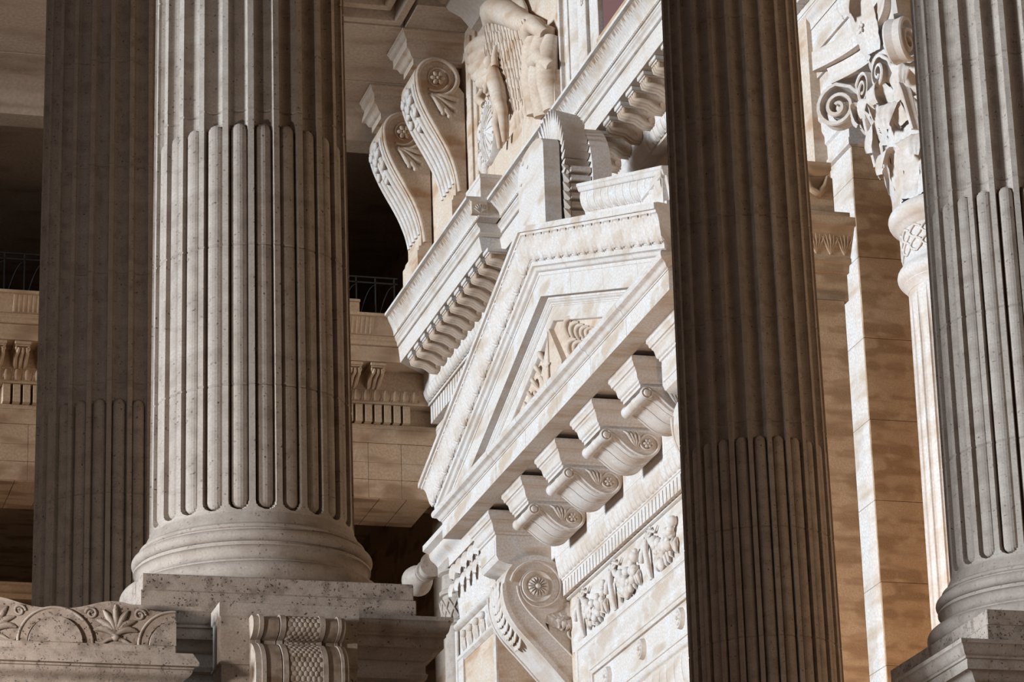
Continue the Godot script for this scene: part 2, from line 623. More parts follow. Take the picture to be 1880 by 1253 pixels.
func parapet() -> void:
	var t := thing("parapet_coping", "carved stone coping with small arches and palmettes, lower left corner", "coping", Vector3(3.5, 8.2, -29.0))
	var zf := -28.9
	var st := S()
	var top: Array = []
	var x := 2.0
	while x <= 5.056:
		var ph := fposmod((x - 3.9625) / 1.085, 1.0)
		var w := 0.5 + 0.5 * cos((ph - 0.495) * TAU)
		top.append(V2(x, 9.31 + 0.085 * pow(w, 1.6)))
		x += 0.045
	top.append(V2(5.056, 9.30))
	top.append(V2(5.056, 8.99))
	top.append(V2(2.0, 8.99))
	prism(st, poly(top), func(p): return Vector3(p.x, p.y, zf - 0.06), func(p): return Vector3(p.x, p.y, zf - 0.3))
	obj("back_slab", st, M.pitted, t)
	for cx in [2.885, 3.97, 5.055]:
		var a1: float = PI if cx < 5.0 else PI
		var a0: float = 0.0 if cx < 5.0 else PI / 2
		for ring in [[0.24, 0.0, 0.0, "arch_panel"], [0.345, 0.25, -0.035, "arch_moulding"]]:
			st = S()
			var o: Array = []
			for i in 25:
				var a := lerpf(a0, a1, i / 24.0)
				o.append(V2(cx + ring[0] * cos(a), 8.985 + (ring[0] * 0.97) * sin(a)))
			if ring[1] == 0.0:
				if a0 > 0.1:
					o.append(V2(cx, 8.985))
			else:
				for i in 25:
					var a := lerpf(a1, a0, i / 24.0)
					o.append(V2(cx + ring[1] * cos(a), 8.985 + ring[1] * 0.97 * sin(a)))
			var zz: float = zf + 0.005 if ring[1] == 0.0 else zf - 0.04
			var zb: float = zf - 0.1
			prism(st, poly(o), func(p): return Vector3(p.x, p.y, zz), func(p): return Vector3(p.x, p.y, zb))
			obj(ring[3], st, M.pitted, t)
			if ring[1] > 0.0:
				st = S()
				var pts: Array = []
				var rd: Array = []
				for i in 25:
					var a := lerpf(a0, a1, i / 24.0)
					pts.append(Vector3(cx + 0.335 * cos(a), 8.985 + 0.325 * sin(a), zf - 0.035))
					rd.append(0.013)
				tube(st, pts, rd, 6)
				obj("arch_bead", st, M.pitted, t)
	for cx in [3.4275, 4.5125]:
		palmette(Vector3(cx, 9.07, zf - 0.045), 0.29, t, M.pitted)
		for s in [-1, 1]:
			st = S()
			var pts: Array = []
			var rd: Array = []
			for i in 26:
				var a := i / 25.0 * TAU * 1.4
				var r := 0.055 * (1.0 - i / 34.0)
				pts.append(Vector3(cx + s * (0.22 + r * cos(a)), 9.27 + r * sin(a), zf - 0.05))
				rd.append(0.014)
			tube(st, pts, rd, 6)
			obj("tendril", st, M.pitted, t)
			st = S()
			tube(st, [Vector3(cx, 9.05, zf - 0.05), Vector3(cx + s * 0.07, 9.03, zf - 0.04), Vector3(cx + s * 0.13, 8.995, zf - 0.045), Vector3(cx + s * 0.19, 9.01, zf - 0.05)], [0.02, 0.018, 0.016, 0.01], 6)
			obj("tendril", st, M.pitted, t)
		st = S()
		ball(st, Vector3(cx, 9.055, zf - 0.04), Vector3(0.04, 0.035, 0.03))
		obj("palmette_knot", st, M.pitted, t)
	st = S()
	box(st, Vector3(2.0, 8.885, zf - 0.4), Vector3(5.056, 8.985, zf + 0.005), 0.008)
	obj("base_course", st, M.pitted, t)
	st = S()
	var pf := poly([V2(-29.4, 8.885), V2(-28.76, 8.885), V2(-28.70, 8.79), V2(-28.70, 8.755), V2(-28.74, 8.75), V2(-28.74, 8.735), cyma(V2(-28.76, 8.73), V2(-28.88, 8.6), 7, true), V2(-28.9, 8.2), V2(-29.4, 8.2)])
	prism(st, pf, func(p): return Vector3(2.0, p.y, p.x), func(p): return Vector3(5.23 - maxf(0.0, -28.70 - p.x) * 0.8 if p.x > -29.2 else 5.0, p.y, p.x))
	obj("cornice", st, M.pitted, t)
	st = S()
	box(st, Vector3(2.0, 0.0, -29.4), Vector3(5.0, 8.2, -28.95), 0.01)
	obj("wall_face", st, M.col, t)

# ---------------------------------------------------------------- pediment
const ZA := -60.7      # middle of the pediment
const SL := 0.328      # slope of the raking cornices

func rake(st: SurfaceTool, prof: PackedVector2Array, side: float, len_at: Callable) -> void:
	prism(st, prof, func(p): return Vector3(p.x, p.y, ZA), func(p): return Vector3(p.x, p.y - SL * len_at.call(p), ZA + side * len_at.call(p)))

func pediment() -> Node3D:
	var t := thing("pediment", "white carved triangular pediment with leafy raking cornices on the wall", "pediment", Vector3(19.0, 21.86, ZA))
	# level cornice in lengths of stone
	var corona := poly([V2(18.0, 21.86), V2(18.0, 22.235), V2(18.42, 22.24), V2(18.42, 21.86)])
	var cym := poly([V2(17.985, 22.238), cyma(V2(17.985, 22.262), V2(17.87, 22.36), 6), V2(17.82, 22.385), bez(V2(17.815, 22.40), V2(17.79, 22.43), V2(17.79, 22.5), V2(17.84, 22.545), 5), V2(17.87, 22.56), V2(18.4, 22.62), V2(18.42, 22.24)])
	var cutsz := [-68.85, -66.6, -64.3, -62.0, -59.7, -57.4, -55.1, -52.55]
	for i in cutsz.size() - 1:
		var za: float = cutsz[i] + 0.006
		var zb: float = cutsz[i + 1] - 0.006
		var fa: bool = i == 0
		var fb: bool = i == cutsz.size() - 2
		for pr in [[corona, "corona_block"], [cym, "cyma_block"]]:
			var st := S()
			prism(st, pr[0], func(p): return Vector3(p.x, p.y, za + (minf(p.x - 18.0, 0.0) if fa else 0.0)), func(p): return Vector3(p.x, p.y, zb - (minf(p.x - 18.0, 0.0) if fb else 0.0)))
			obj(pr[1], st, M.pale, t)
	var st := S()
	box(st, Vector3(18.43, 22.0, -68.6), Vector3(20.6, 22.6, -52.8))
	obj("cornice_core", st, M.pale, t)
	# raking cornices
	var tip := func(p: Vector2) -> float: return 8.69 - (p.x - 17.6) * 1.25
	var sim_curve := cyma(V2(17.865, 25.43), V2(17.655, 25.95), 22)
	var sima := poly([V2(17.60, 26.13), V2(17.60, 26.01), V2(17.655, 26.0), V2(17.655, 25.95), [V2(17.70, 25.8), V2(17.86, 25.5), V2(17.865, 25.43)], V2(17.865, 25.40), V2(18.9, 25.40), V2(18.9, 26.2), V2(17.75, 26.16)])
	# the hollow behind the carving follows the curve
	var rev := sim_curve.duplicate()
	rev.reverse()
	sima = poly([V2(17.60, 26.13), V2(17.60, 26.01), V2(17.65, 26.0), rev, V2(17.865, 25.40), V2(18.9, 25.40), V2(18.9, 26.2), V2(17.75, 26.16)])
	var mid := poly([V2(17.875, 25.398), V2(17.885, 25.30), cyma(V2(17.93, 25.28), V2(17.975, 25.19), 5), V2(18.02, 25.17), V2(18.02, 25.10), V2(18.9, 25.10), V2(18.9, 25.398)])
	var face := poly([V2(18.03, 25.098), V2(18.04, 24.66), V2(18.9, 24.655), V2(18.9, 25.098)])
	for sd in [-1.0, 1.0]:
		var joints := [0.0, 2.1, 4.2, 6.3, 99.0]
		for j in 4:
			var a: float = joints[j]
			var b: float = joints[j + 1]
			for pr in [[sima, "raking_sima"], [mid, "raking_moulding"], [face, "raking_fascia"]]:
				st = S()
				var e0 := func(p: Vector2) -> float: return a + (0.0 if a == 0.0 else 0.004)
				var e1 := func(p: Vector2) -> float: return (tip.call(p) if b > 50.0 else b - 0.004)
				prism(st, pr[0], func(p): return Vector3(p.x, p.y - SL * e0.call(p), ZA + sd * e0.call(p)), func(p): return Vector3(p.x, p.y - SL * e1.call(p), ZA + sd * e1.call(p)))
				obj(pr[1], st, M.pale, t)
		# leaves on the sima
		var unit := 0.54
		var lm := S()
		relief(lm, sim_curve, 26, acanthus(0.06), func(p, q): return Vector3(p.x - 0.004, p.y - SL * unit * q, sd * unit * q))
		var leaf := mesh_of(lm)
		for k in 15:
			var s := 0.12 + unit * 1.03 * k
			put("sima_leaf", leaf, M.pale, t, Transform3D(Basis(), Vector3(0, -SL * s, ZA + sd * s) - t.position))
		# frame round the tympanum
		var fr1 := poly([V2(18.20, 24.654), V2(18.20, 24.60), cyma(V2(18.215, 24.59), V2(18.26, 24.50), 6, true), V2(18.275, 24.49), V2(18.275, 24.46), V2(18.9, 24.46), V2(18.9, 24.654)])
		var fr2 := poly([V2(18.285, 24.458), V2(18.285, 24.16), V2(18.32, 24.14), V2(18.9, 24.14), V2(18.9, 24.458)])
		for pr in [[fr1, "frame_moulding", 6.4], [fr2, "frame_band", 5.8]]:
			var L: float = pr[2]
			for seg in 2:
				st = S()
				var s0: float = L * 0.5 * seg + (0.003 if seg == 1 else 0.0)
				var s1: float = L * 0.5 * (seg + 1) - 0.003
				prism(st, pr[0], func(p): return Vector3(p.x, p.y - SL * s0, ZA + sd * s0), func(p): return Vector3(p.x, p.y - SL * s1, ZA + sd * s1))
				obj(pr[1], st, M.pale, t)
	# field of the tympanum
	st = S()
	var tri := PackedVector2Array([V2(ZA - 5.6, 22.45), V2(ZA + 5.6, 22.45), V2(ZA, 24.25)])
	prism(st, tri, func(p): return Vector3(18.37, p.y, p.x), func(p): return Vector3(18.88, p.y, p.x))
	obj("tympanum", st, M.cream, t)
	# carved tablet and sprays
	st = S()
	var tab := PackedVector2Array([V2(-60.95, 24.06), V2(-60.08, 23.1), V2(-60.08, 22.5), V2(-62.4, 22.5)])
	prism(st, tab, func(p): return Vector3(18.26 - 0.02 * (p.x + 61.0), p.y, p.x), func(p): return Vector3(18.38, p.y, p.x))
	obj("tablet", st, M.cream, t)
	st = S()
	tube(st, [Vector3(18.24, 24.02, -60.99), Vector3(18.24, 23.7, -60.99), Vector3(18.23, 23.32, -60.98)], [0.008, 0.014, 0.016], 6)
	tube(st, [Vector3(18.23, 23.31, -61.11), Vector3(18.22, 23.29, -60.98), Vector3(18.23, 23.31, -60.86)], [0.02, 0.028, 0.02], 7)
	tube(st, [Vector3(18.23, 23.3, -60.98), Vector3(18.22, 23.1, -60.97), Vector3(18.22, 22.9, -60.97)], [0.025, 0.03, 0.04], 7)
	obj("sword", st, M.cream, t)
	var sprays := [[-59.86, 23.52, 0.34, 0.3], [-59.5, 23.34, 0.3, 0.5], [-59.15, 23.2, 0.27, 0.7], [-58.8, 23.08, 0.24, 0.85], [-58.45, 22.98, 0.2, 1.0], [-58.1, 22.88, 0.17, 1.1], [-59.7, 23.05, 0.3, 0.6], [-59.3, 22.92, 0.26, 0.8], [-58.95, 22.82, 0.22, 0.9],
		[-61.55, 23.52, 0.32, -0.35], [-61.85, 23.36, 0.28, -0.5], [-62.15, 23.2, 0.25, -0.7], [-62.5, 23.06, 0.22, -0.85], [-62.8, 22.94, 0.2, -1.0], [-61.5, 23.0, 0.28, -0.6], [-62.0, 22.88, 0.24, -0.8]]
	for q in sprays:
		st = S()
		var pts: Array = []
		var rd: Array = []
		for i in 9:
			var s := i / 8.0
			var a: float = q[3] + 1.5 * s * signf(q[3])
			pts.append(Vector3(18.35 - 0.09 * sin(PI * s), q[1] + q[2] * (0.9 * sin(PI * 0.62 * s)), q[0] + q[2] * 0.8 * (1.0 - cos(PI * 0.6 * s)) * signf(q[3])))
			rd.append(q[2] * 0.2 * sqrt(sin(PI * clampf(0.05 + 0.9 * s, 0, 1))))
		tube(st, pts, rd, 7)
		obj("laurel_leaf", st, M.cream, t)
	return t

# gable course with egg carving that stands on the right rake, and its twin on the left
func gable_course() -> void:
	for sd in [1.0, -1.0]:
		var t := thing("gable_course", "egg-carved coping course lying on the %s slope of the pediment" % ("near right" if sd > 0 else "far left"), "coping", Vector3(18.6, 24.5, ZA + sd * 5.0), "copings on the pediment slopes")
		var y := 26.96
		var s0 := 2.35
		var s1 := 7.6
		var lift := func(x: float, yy: float, s: float) -> Vector3: return Vector3(x, yy - SL * s, ZA + sd * s)
		var xb := 18.2
		var low := poly([V2(xb + 0.02, y - 0.80), V2(xb + 0.02, y - 0.68), V2(xb + 0.07, y - 0.67), V2(18.95, y - 0.67), V2(18.95, y - 0.80)])
		var up := poly([V2(xb + 0.02, y - 0.18), cyma(V2(xb + 0.0, y - 0.17), V2(xb - 0.05, y - 0.06), 5), V2(xb - 0.05, y), V2(18.95, y + 0.05), V2(18.95, y - 0.18)])
		var mid := poly([V2(xb + 0.12, y - 0.67), V2(xb + 0.04, y - 0.18), V2(18.95, y - 0.18), V2(18.95, y - 0.67)])
		var st := S()
		var foot := poly([V2(17.78, y - 0.95), V2(17.78, y - 0.81), V2(18.95, y - 0.80), V2(18.95, y - 0.95)])
		for pr in [[foot, "foot_course"], [low, "base_band"], [mid, "egg_band"], [up, "top_band"]]:
			for seg in 3:
				st = S()
				var a := lerpf(s0, s1, seg / 3.0) + 0.004
				var b := lerpf(s0, s1, (seg + 1) / 3.0) - 0.004
				prism(st, pr[0], func(p): return lift.call(p.x, p.y, a), func(p): return lift.call(p.x, p.y, b))
				obj(pr[1], st, M.pale, t)
		var em := S()
		var curve := bez(V2(xb + 0.11, y - 0.58), V2(xb + 0.02, y - 0.45), V2(xb + 0.0, y - 0.3), V2(xb + 0.035, y - 0.19), 9)
		relief(em, curve, 12, egg(0.07), func(p, q): return Vector3(p.x - 0.005, p.y - SL * 0.44 * q, sd * 0.44 * q))
		var mesh := mesh_of(em)
		for k in 11:
			var s := s0 + 0.12 + 0.45 * k
			put("egg", mesh, M.pale, t, Transform3D(Basis(), Vector3(0, -SL * s, ZA + sd * s) - t.position))

func acroterion() -> void:
	var t := thing("acroterion", "fan shell ornament behind a round-topped block on the pediment apex", "ornament", Vector3(18.3, 26.0, -60.6))
	var zc := -60.58
	var st := S()
	# round-topped block
	var o: Array = [V2(zc - 0.95, 25.6), V2(zc - 0.95, 27.55)]
	for i in 13:
		var a := PI - PI * i / 12
		o.append(V2(zc + 0.95 * cos(a), 27.55 + 0.34 * sin(a)))
	o.append(V2(zc + 0.95, 25.6))
	prism(st, poly(o), func(p): return Vector3(17.88, p.y, p.x), func(p): return Vector3(18.22, p.y, p.x))
	obj("block", st, M.pale, t)
	for e in [[-0.55, 27.72, 0.05], [-0.2, 27.5, 0.035], [-0.7, 27.3, 0.03]]:
		st = S()
		ball(st, Vector3(17.875, e[1], zc + e[0]), Vector3(0.03, e[2], e[2] * 1.6))
		obj("block_boss", st, M.pale, t)
	# shell: petals fanned in the plane of the wall, each a pointed rib running back
	var n := 25
	for k in n:
		var f := float(k) / (n - 1)
		var a := lerpf(-0.14, PI + 0.14, f)
		var ri := 0.70
		var ro := 1.20 + 0.06 * sin(a)
		var w := 0.042
		st = S()
		flat(st)
		var dir := V2(cos(a), sin(a) * 1.12)
		var per := V2(-sin(a), cos(a))
		var cc := V2(zc, 27.12)
		var f3 := func(r: float, s: float, x: float) -> Vector3:
			var q: Vector2 = cc + dir * r + per * s
			return Vector3(x, q.y, q.x)
		var tipp: Vector3 = f3.call(ro + 0.1, 0.0, 18.235)
		var mid0: Vector3 = f3.call(ri, 0.0, 18.29)
		var mid1: Vector3 = f3.call(ro - 0.12, 0.0, 18.235)
		for s in [-1.0, 1.0]:
			var e0: Vector3 = f3.call(ri, s * w * 0.6, 18.31)
			var e1: Vector3 = f3.call(ro - 0.12, s * w * 1.35, 18.265)
			quad(st, mid0, mid1, e1, e0)
			st.add_vertex(mid1); st.add_vertex(tipp); st.add_vertex(e1)
			var b1: Vector3 = f3.call(ro - 0.12, s * w * 1.35, 18.78)
			var bt: Vector3 = f3.call(ro + 0.02, 0.0, 18.78)
			quad(st, tipp, bt, b1, e1)
			var b0: Vector3 = f3.call(ri, s * w * 0.7, 18.78)
			quad(st, e0, e1, b1, b0)
		obj("shell_rib", st, M.pale, t)
	# straight foot of the shell and the slab behind it
	for s in [-1.0, 1.0]:
		for k in 6:
			var y := 25.92 + 0.19 * k
			st = S()
			box(st, Vector3(18.34, y, zc + s * 0.85), Vector3(18.78, y + 0.13, zc + s * (1.2 + 0.012 * k)), 0.02)
			flat(st)
			var P := [Vector3(18.34, y, zc + s * 0.8), Vector3(18.34, y, zc + s * 1.2), Vector3(18.34, y + 0.13, zc + s * 1.2), Vector3(18.34, y + 0.13, zc + s * 0.8)]
			var tp := Vector3(18.16, y + 0.13, zc + s * 1.30)
			for q in 4:
				st.add_vertex(P[q]); st.add_vertex(P[(q + 1) % 4]); st.add_vertex(tp)
			obj("shell_rib", st, M.pale, t)
	st = S()
	o = []
	for i in 25:
		var a := lerpf(0.0, PI, i / 24.0)
		o.append(V2(zc + 0.9 * cos(a), 27.12 + 0.98 * sin(a)))
	o.append(V2(zc - 0.9, 25.6))
	o.append(V2(zc + 0.9, 25.6))
	prism(st, poly(o), func(p): return Vector3(18.35, p.y, p.x), func(p): return Vector3(18.85, p.y, p.x))
	obj("shell_core", st, M.pale, t)
	st = S()
	o = []
	for i in 25:
		var a := lerpf(0.0, PI, i / 24.0)
		o.append(V2(zc + 1.3 * cos(a), 26.9 + 1.35 * sin(a)))
	o.append(V2(zc - 1.3, 25.6))
	o.append(V2(zc + 1.3, 25.6))
	prism(st, poly(o), func(p): return Vector3(18.80, p.y, p.x), func(p): return Vector3(19.2, p.y - 0.0, p.x))
	obj("back_slab", st, M.pale, t)
	# block on the right-hand corner of the pediment
	var c := thing("corner_block", "plain capped stone block on the pediment corner beside the dark column", "block", Vector3(18.6, 23.4, -53.6))
	st = S()
	stack(st, 18.16, 19.2, -54.4, -53.2, [[0.04, 22.6], [0.04, 24.28], [0.0, 24.3], [0.0, 24.42], [0.03, 24.44]])
	obj("body", st, M.pale, c)

# ---------------------------------------------------------------- brackets under the level cornice
var crown: Array = []

func crown_levels() -> Array:
	var lv: Array = []
	lv.append_array([[0.215, 21.30], [0.215, 21.36], [0.18, 21.375], [0.18, 21.42]])
	for p in cyma(V2(0.165, 21.43), V2(0.085, 21.62), 7):
		lv.append([p.x, p.y])
	lv.append_array([[0.075, 21.66], [0.045, 21.67], [0.03, 21.74], [0.0, 21.77], [0.0, 21.858]])
	return lv

func spiral(st: SurfaceTool, c: Vector3, r0: float, r1: float, turns: float, a0: float, tr: float, sgn: float = 1.0) -> void:
	var pts: Array = []
	var rd: Array = []
	var n := int(22 * turns)
	for i in n + 1:
		var s := float(i) / n
		var a := a0 + sgn * s * turns * TAU
		var r := lerpf(r0, r1, pow(s, 0.8))
		pts.append(c + Vector3(cos(a) * r, sin(a) * r, 0.0))
		rd.append(tr * (1.0 - 0.45 * s))
	tube(st, pts, rd, 6)

func rosette(st: SurfaceTool, c: Vector3, r: float, bas: Basis, petals: int = 6) -> void:
	for k in petals:
		var a := TAU * k / petals
		ball(st, c + bas * Vector3(cos(a) * r * 0.6, sin(a) * r * 0.6, r * 0.12), Vector3(r * 0.42, r * 0.30, r * 0.22), bas * Basis(Vector3(0, 0, 1), a), 8, 5)
	ball(st, c + bas * Vector3(0, 0, r * 0.2), Vector3(r * 0.24, r * 0.24, r * 0.26), bas, 8, 6)

func console_bracket(zn: float, label: String) -> void:
	var t := thing("console_bracket", label, "bracket", Vector3(19.2, 20.75, zn - 0.7), "row of scrolled brackets under the pediment")
	var st := S()
	stack(st, 18.40, 19.84, zn - 1.51, zn, crown_levels(), true)
	obj("crown_block", st, M.pale, t)
	var z0 := zn - 1.34
	var z1 := zn - 0.14
	# turned roll at the front
	st = S()
	var rp: Array = [V2(0, 0), V2(0.05, -0.035), V2(0.1, -0.02), V2(0.118, 0.0), V2(0.122, 0.04), V2(0.112, 0.07), V2(0.098, 0.1), V2(0.1, 0.4), V2(0.088, 0.52), V2(0.105, 0.56), V2(0.108, 0.62), V2(0.105, 0.68), V2(0.088, 0.72), V2(0.1, 0.84), V2(0.098, 1.14), V2(0.118, 1.18), V2(0.118, 1.23), V2(0.07, 1.25), V2(0, 1.25)]
	lathe(st, rp, Transform3D(Basis(Vector3(1, 0, 0), Vector3(0, 0, 1), Vector3(0, -1, 0)), Vector3(18.70, 21.16, z0 - 0.02)), 20)
	var bol := obj("roll", st, M.pale, t)
	st = S()
	lathe(st, [V2(0.0, 0.05), V2(0.05, 0.04), V2(0.075, 0.005), V2(0.075, 0.0), V2(0.09, 0.0), V2(0.1, 0.02), V2(0.122, 0.0)], Transform3D(Basis(Vector3(1, 0, 0), Vector3(0, 0, 1), Vector3(0, -1, 0)), Vector3(18.70, 21.16, z1 + 0.03)), 20)
	obj("roll_end", st, M.pale, bol)
	# body, side by side bands with an S-shaped underside
	var under := func(k: float) -> PackedVector2Array:
		var r: Array = [V2(18.72, 21.27)]
		r.append_array(bez(V2(18.74, 21.10 - k), V2(18.98, 21.10 - k), V2(19.08, 20.78 - k), V2(19.42, 20.745 - k), 12))
		r.append_array(bez(V2(19.42, 20.745 - k), V2(19.66, 20.73 - k), V2(19.82, 20.86), V2(19.835, 21.05), 8))
		r.append(V2(19.835, 21.30))
		r.append(V2(18.76, 21.30))
		return poly(r)
	var bands := [[0.0, 0.05, 0.012], [0.06, 0.14, 0.0], [0.15, 0.44, 0.006], [0.45, 0.52, 0.016], [0.53, 0.6, 0.004]]
	var w := z1 - z0
	for b in bands:
		st = S()
		along_z(st, under.call(b[2]), z0 + b[0] * w, z0 + b[1] * w)
		obj("scroll_band", st, M.pale, t)
		st = S()
		along_z(st, under.call(b[2]), z1 - b[1] * w + (0.3 if b[0] > 0.5 else 0.0) * 0.0, z1 - b[0] * w)
		if b[1] <= 0.5:
			obj("scroll_band", st, M.pale, t)
	# carved cheek
	st = S()
	spiral(st, Vector3(19.55, 21.03, z1 + 0.01), 0.27, 0.09, 1.35, -1.9, 0.03, 1.0)
	var q: Array = []
	var qr: Array = []
	for p in bez(V2(18.80, 21.2), V2(19.0, 21.15), V2(19.1, 20.86), V2(19.46, 20.775), 10):
		q.append(Vector3(p.x, p.y, z1 + 0.01))
		qr.append(0.026)
	tube(st, q, qr, 6)
	obj("volute", st, M.pale, t)
	st = S()
	rosette(st, Vector3(19.55, 21.03, z1 + 0.02), 0.10, Basis())
	obj("volute_eye", st, M.pale, t)
	for k in 4:
		st = S()
		var s := k / 3.0
		tube(st, [Vector3(19.06 + 0.09 * k, 21.27, z1 + 0.005), Vector3(19.13 + 0.08 * k, 21.22 - 0.02 * k, z1 + 0.03), Vector3(19.22 + 0.05 * k, 21.08 - 0.03 * s, z1 + 0.025), Vector3(19.3 + 0.015 * k, 20.96, z1 + 0.0)], [0.012, 0.03, 0.028, 0.008], 6)
		obj("cheek_leaf", st, M.pale, t)

func end_block(zn: float, label: String) -> void:
	var t := thing("end_bracket_block", label, "bracket", Vector3(19.2, 20.6, zn - 0.85), "end blocks of the bracket row")
	var st := S()
	stack(st, 18.40, 19.84, zn - 1.72, zn, crown_levels(), true)
	obj("crown_block", st, M.pale, t)
	st = S()
	along_z(st, poly([V2(18.61, 21.30), V2(18.61, 20.9), V2(18.66, 20.80), V2(18.80, 20.74), V2(19.84, 20.55), V2(19.84, 21.30)]), zn - 1.5, zn - 0.215)
	obj("block", st, M.pale, t)
	st = S()
	box(st, Vector3(18.595, 20.93, zn - 1.42), Vector3(18.615, 21.26, zn - 0.3), 0.006)
	obj("panel", st, M.pale, t)

# ---------------------------------------------------------------- the great scroll below the end block
func great_scroll(zn: float, label: String, detail: bool) -> void:
	var t := thing("great_scroll", label, "bracket", Vector3(19.4, 18.0, zn - 0.7), "great scrolls at the ends of the bracket row")
	var C := V2(19.42, 20.16)
	var o: Array = []
	for i in 33:
		var a := lerpf(-0.9, PI + 0.05, i / 32.0)
		o.append(C + V2(cos(a) * lerpf(0.62, 0.74, clampf(i / 32.0, 0, 1)), sin(a) * 0.70))
	o.append_array(bez(V2(18.67, 20.0), V2(18.66, 19.55), V2(18.92, 19.28), V2(19.25, 18.94), 12))
	o.append_array(bez(V2(19.25, 18.94), V2(19.6, 18.56), V2(19.9, 18.2), V2(20.3, 17.75), 8))
	o.append(V2(20.3, 18.5))
	o.append_array(bez(V2(20.05, 18.78), V2(19.7, 19.1), V2(19.45, 19.35), V2(19.62, 19.55), 6))
	var prof := poly(o)
	var st := S()
	along_z(st, prof, zn - 1.25, zn)
	obj("scroll_body", st, M.pale, t)
	# raised rims on the front ribbon
	for e in [[zn - 1.27, zn - 1.19], [zn - 0.08, zn + 0.02]]:
		st = S()
		var rim: Array = []
		var inn: Array = []
		var src := bez(V2(18.67, 20.2), V2(18.64, 19.6), V2(18.92, 19.28), V2(19.25, 18.94), 14)
		src.append_array(bez(V2(19.25, 18.94), V2(19.6, 18.56), V2(19.9, 18.2), V2(20.2, 17.86), 8))
		for p in src:
			rim.append(p + V2(-0.03, -0.02))
			inn.push_front(p + V2(0.05, 0.04))
		rim.append_array(inn)
		along_z(st, poly(rim), e[0], e[1])
		obj("ribbon_rim", st, M.pale, t)
	if not detail:
		return
	# carved leaves down the ribbon
	for k in 9:
		var f := k / 9.0
		var p := V2(18.66, 20.2).bezier_interpolate(V2(18.62, 19.6), V2(18.88, 19.28), V2(19.22, 18.94), f)
		for s in [-1.0, 0.0, 1.0]:
			st = S()
			ball(st, Vector3(p.x - 0.0, p.y, zn - 0.63 + s * 0.2), Vector3(0.03, 0.17, 0.1), Basis(Vector3(1, 0, 0), s * 0.6), 10, 6)
			obj("ribbon_leaf", st, M.pale, t)
	# volute lines on the cheek
	st = S()
	spiral(st, Vector3(C.x + 0.02, C.y, zn), 0.62, 0.36, 1.25, PI * 0.95, 0.035, -1.0)
	obj("volute_ridge", st, M.pale, t)
	st = S()
	var pts: Array = []
	var rd: Array = []
	for p in bez(V2(18.97, 20.16), V2(18.98, 19.8), V2(19.2, 19.6), V2(19.55, 19.26), 10):
		pts.append(Vector3(p.x, p.y, zn)); rd.append(0.024)
	for p in bez(V2(19.6, 19.21), V2(19.8, 19.0), V2(20.0, 18.8), V2(20.2, 18.6), 5):
		pts.append(Vector3(p.x, p.y, zn)); rd.append(0.024)
	tube(st, pts, rd, 6)
	obj("cheek_ridge", st, M.pale, t)
	st = S()
	lathe(st, [V2(0.36, 0.0), V2(0.34, 0.03), V2(0.27, 0.0), V2(0.25, -0.03), V2(0.24, -0.02)], Transform3D(Basis(Vector3(1, 0, 0), Vector3(0, 0, 1), Vector3(0, -1, 0)), Vector3(C.x, C.y, zn + 0.01)), 32)
	obj("eye_rim", st, M.pale, t)
	for k in 16:
		st = S()
		flat(st)
		var a0 := TAU * k / 16
		var a1 := TAU * (k + 1) / 16
		var am := (a0 + a1) / 2
		var z := zn + 0.0
		var tip := Vector3(C.x + 0.05 * cos(am), C.y + 0.05 * sin(am), z + 0.06)
		var e0 := Vector3(C.x + 0.235 * cos(a0), C.y + 0.235 * sin(a0), z)
		var e1 := Vector3(C.x + 0.235 * cos(a1), C.y + 0.235 * sin(a1), z)
		var mm := Vector3(C.x + 0.16 * cos(am), C.y + 0.16 * sin(am), z + 0.075)
		st.add_vertex(tip); st.add_vertex(e0); st.add_vertex(mm)
		st.add_vertex(tip); st.add_vertex(mm); st.add_vertex(e1)
		st.add_vertex(e0); st.add_vertex(e1); st.add_vertex(mm)
		obj("eye_petal", st, M.pale, t)
	st = S()
	ball(st, Vector3(C.x, C.y, zn + 0.05), Vector3(0.06, 0.06, 0.04))
	obj("eye_boss", st, M.pale, t)
	# acanthus and small scrolls in the angle
	st = S()
	spiral(st, Vector3(20.19, 19.17, zn - 0.02), 0.19, 0.03, 1.8, 1.2, 0.035, -1.0)
	obj("small_scroll", st, M.pale, t)
	st = S()
	spiral(st, Vector3(20.25, 19.72, zn - 0.02), 0.15, 0.03, 1.6, 2.2, 0.03, -1.0)
	obj("small_scroll", st, M.pale, t)
	st = S()
	box(st, Vector3(19.66, 18.6, zn - 0.5), Vector3(20.34, 20.3, zn - 0.04), 0.01)
	obj("angle_slab", st, M.pale, t)
	var lm := leaf_shape(0.42, 0.17, 0.1)
	for q in [[19.56, 19.56, -2.0], [19.72, 19.58, -2.3], [19.9, 19.62, -2.6], [20.0, 19.5, -2.0], [19.75, 19.42, -1.75], [20.1, 19.85, -2.8]]:
		put("acanthus_leaf", lm, M.pale, t, Transform3D(Basis(Vector3(0, 0, 1), q[2]), Vector3(q[0], q[1], zn - 0.04) - t.position))

